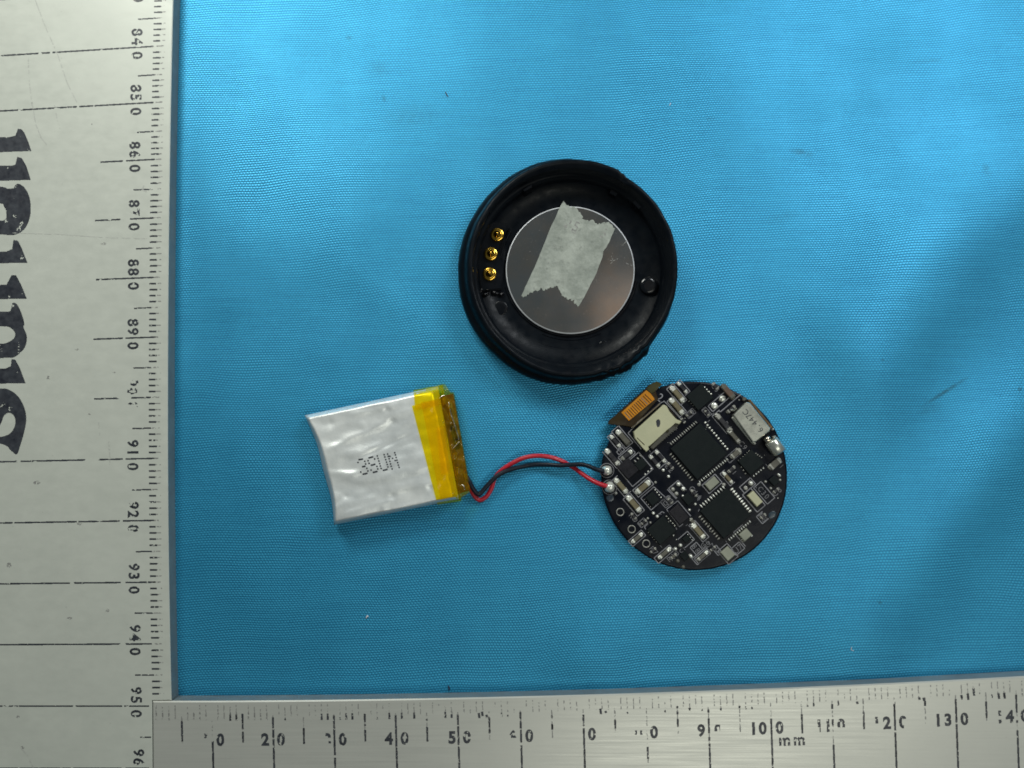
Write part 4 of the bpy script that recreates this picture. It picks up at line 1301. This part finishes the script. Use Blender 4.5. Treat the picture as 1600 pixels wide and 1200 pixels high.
for crop, x, y, s, z, a in (('J', 690, 565, 'C2', 8.5, UDEG), ('J', 575, 660, 'J', 8.5, UDEG), ('J', 940, 540, 'L5', 9, VDEG), ('J', 1080, 160, 'C3', 8, VDEG), ('K', 965, 400, 'C14', 8.5, VDEG), ('K', 560, 15, 'L2', 8.5, VDEG),
                      ('K', 565, 500, 'R8', 6.5, VDEG), ('K', 500, 560, 'D', 7, UDEG), ('K', 140, 850, 'R5', 8, UDEG), ('K', 15, 815, 'C', 8, UDEG), ('A', 870, 1110, 'C4', 8, VDEG), ('C', 448, 588, 'R2', 8, VDEG), ('C', 688, 978, 'R7', 8, VDEG),
                      ('C', 915, 1040, 'R13', 8, UDEG), ('D', 850, 300, 'C30', 8, VDEG), ('D', 1005, 285, 'C8', 9, UDEG), ('D', 840, 590, 'L3', 9, VDEG), ('D', 550, 955, 'U7', 9, UDEG), ('D', 310, 975, 'C', 8, UDEG), ('D', 490, 45, 'H1', 7, VDEG),
                      ('D', 190, 905, 'R2', 7, UDEG), ('D', 60, 330, 'C11', 7.5, VDEG), ('I', 475, 570, '88', 8, VDEG), ('I', 130, 690, 'R9', 8, UDEG), ('I', 710, 550, 'C7', 8, UDEG), ('I', 620, 500, 'C6', 8, UDEG), ('B', 430, 640, 'R4', 8, VDEG),
                      ('B', 610, 870, 'C9', 8, VDEG), ('I', 1520, 90, 'L8', 8, VDEG), ('A', 1110, 500, 'C', 8, VDEG), ('G', 520, 668, '0', 6, UDEG), ('I', 265, 590, 'C1', 6, UDEG)):
    stext(crop, x, y, s, z, a)
srect('K', 548, 520, 90, 130, 1.0, silk2); srect('K', 500, 560, 100, 120, 1.0, silk2); srect('K', 140, 870, 130, 95, 1.0, silk2); srect('J', 940, 540, 80, 150, 1.0, silk2) ; srect('J', 690, 560, 150, 90, 1.0, silk2)
rg = random.Random(12)
for i in range(46):   # stray fragments of print and tiny vias between the parts
    a = rg.uniform(0, 6.28); rr = 138 * math.sqrt(rg.random())
    x, y = 1085 + rr * math.cos(a), 742 + rr * math.sin(a)
    d = rg.choice((UDEG, VDEG)); l = rg.uniform(2, 6)
    tr = line_tris(x, y, x + l * math.cos(d), y + l * math.sin(d), .9)
    for t_ in tr:
        f = silk2.faces.new([silk2.verts.new(W(X, Y, BZ + .002)) for X, Y in t_]); f.normal_update()
        if f.normal.z < 0: f.normal_flip()
obj('silkscreen', silk, M['silk'], PB, kind='stuff')
obj('worn_silkscreen', silk2, M['silk_dim'], PB, kind='stuff')

# ---------------------------------------------------------------- the two wires
def wpt(x, y, z): return W(720 + x / 6.667, 640 + y / 6.667, z)
red = [(60, 740, .16), (88, 790, .16), (118, 862, .10), (165, 925, .055), (212, 940, .045), (275, 895, .045), (322, 815, .045), (345, 735, .045), (388, 668, .06), (450, 612, .08), (560, 545, .12), (680, 497, .15), (820, 482, .16), (950, 500, .15), (1050, 535, .12), (1130, 578, .085), (1210, 628, .10), (1300, 695, .16), (1400, 755, .24), (1490, 790, .29), (1535, 800, .29)]
blk = [(62, 700, .18), (95, 762, .19), (140, 842, .17), (185, 882, .145), (225, 850, .14), (290, 775, .145), (380, 690, .15), (480, 637, .13), (620, 597, .09), (750, 573, .08), (900, 572, .11), (1040, 582, .17), (1150, 574, .185), (1250, 570, .20), (1330, 588, .25), (1400, 618, .29), (1480, 638, .29), (1520, 636, .29)]
bm = bmesh.new(); tube(bm, spline([wpt(*p) for p in red], 8), .038)
tag(obj('wire', bm, M['red_wire']), 'thin red wire running from the battery to the round board', 'wire', 'battery wires')
bm = bmesh.new(); tube(bm, spline([wpt(*p) for p in blk], 8), .038)
tag(obj('wire', bm, M['black_wire']), 'thin black wire twisted round the red one, battery to board', 'wire', 'battery wires')

# ---------------------------------------------------------------- lint on the cloth
def fluff(pts, r, mat):
    bm = bmesh.new()
    tube(bm, spline([W(x, y, fabric_z(x, y) + r * .8) for x, y in pts], 4), r, 6)
    return obj('lint', bm, M[mat])
for pts, r, m, lb in (([(696, 144), (698, 148), (700, 151)], .011, 'lint', 'tiny dark speck of lint on the cloth above the housing'),
                      ([(700, 1072), (702, 1075), (701, 1078)], .012, 'lint', 'dark thread end beside the lying ruler near number 50'),
                      ([(572, 966), (574, 962), (575, 964)], .010, 'lint_light', 'pale speck on the cloth below the battery'),
                      ([(1331, 1011), (1330, 1015), (1334, 1017)], .006, 'lint_light', 'pale curled fibre at the lower right of the cloth'),
                      ([(1046, 165), (1048, 161)], .006, 'lint_light', 'pale short fibre above and right of the housing')):
    tag(fluff(pts, r, m), lb, 'lint', 'specks of lint on the blue cloth')
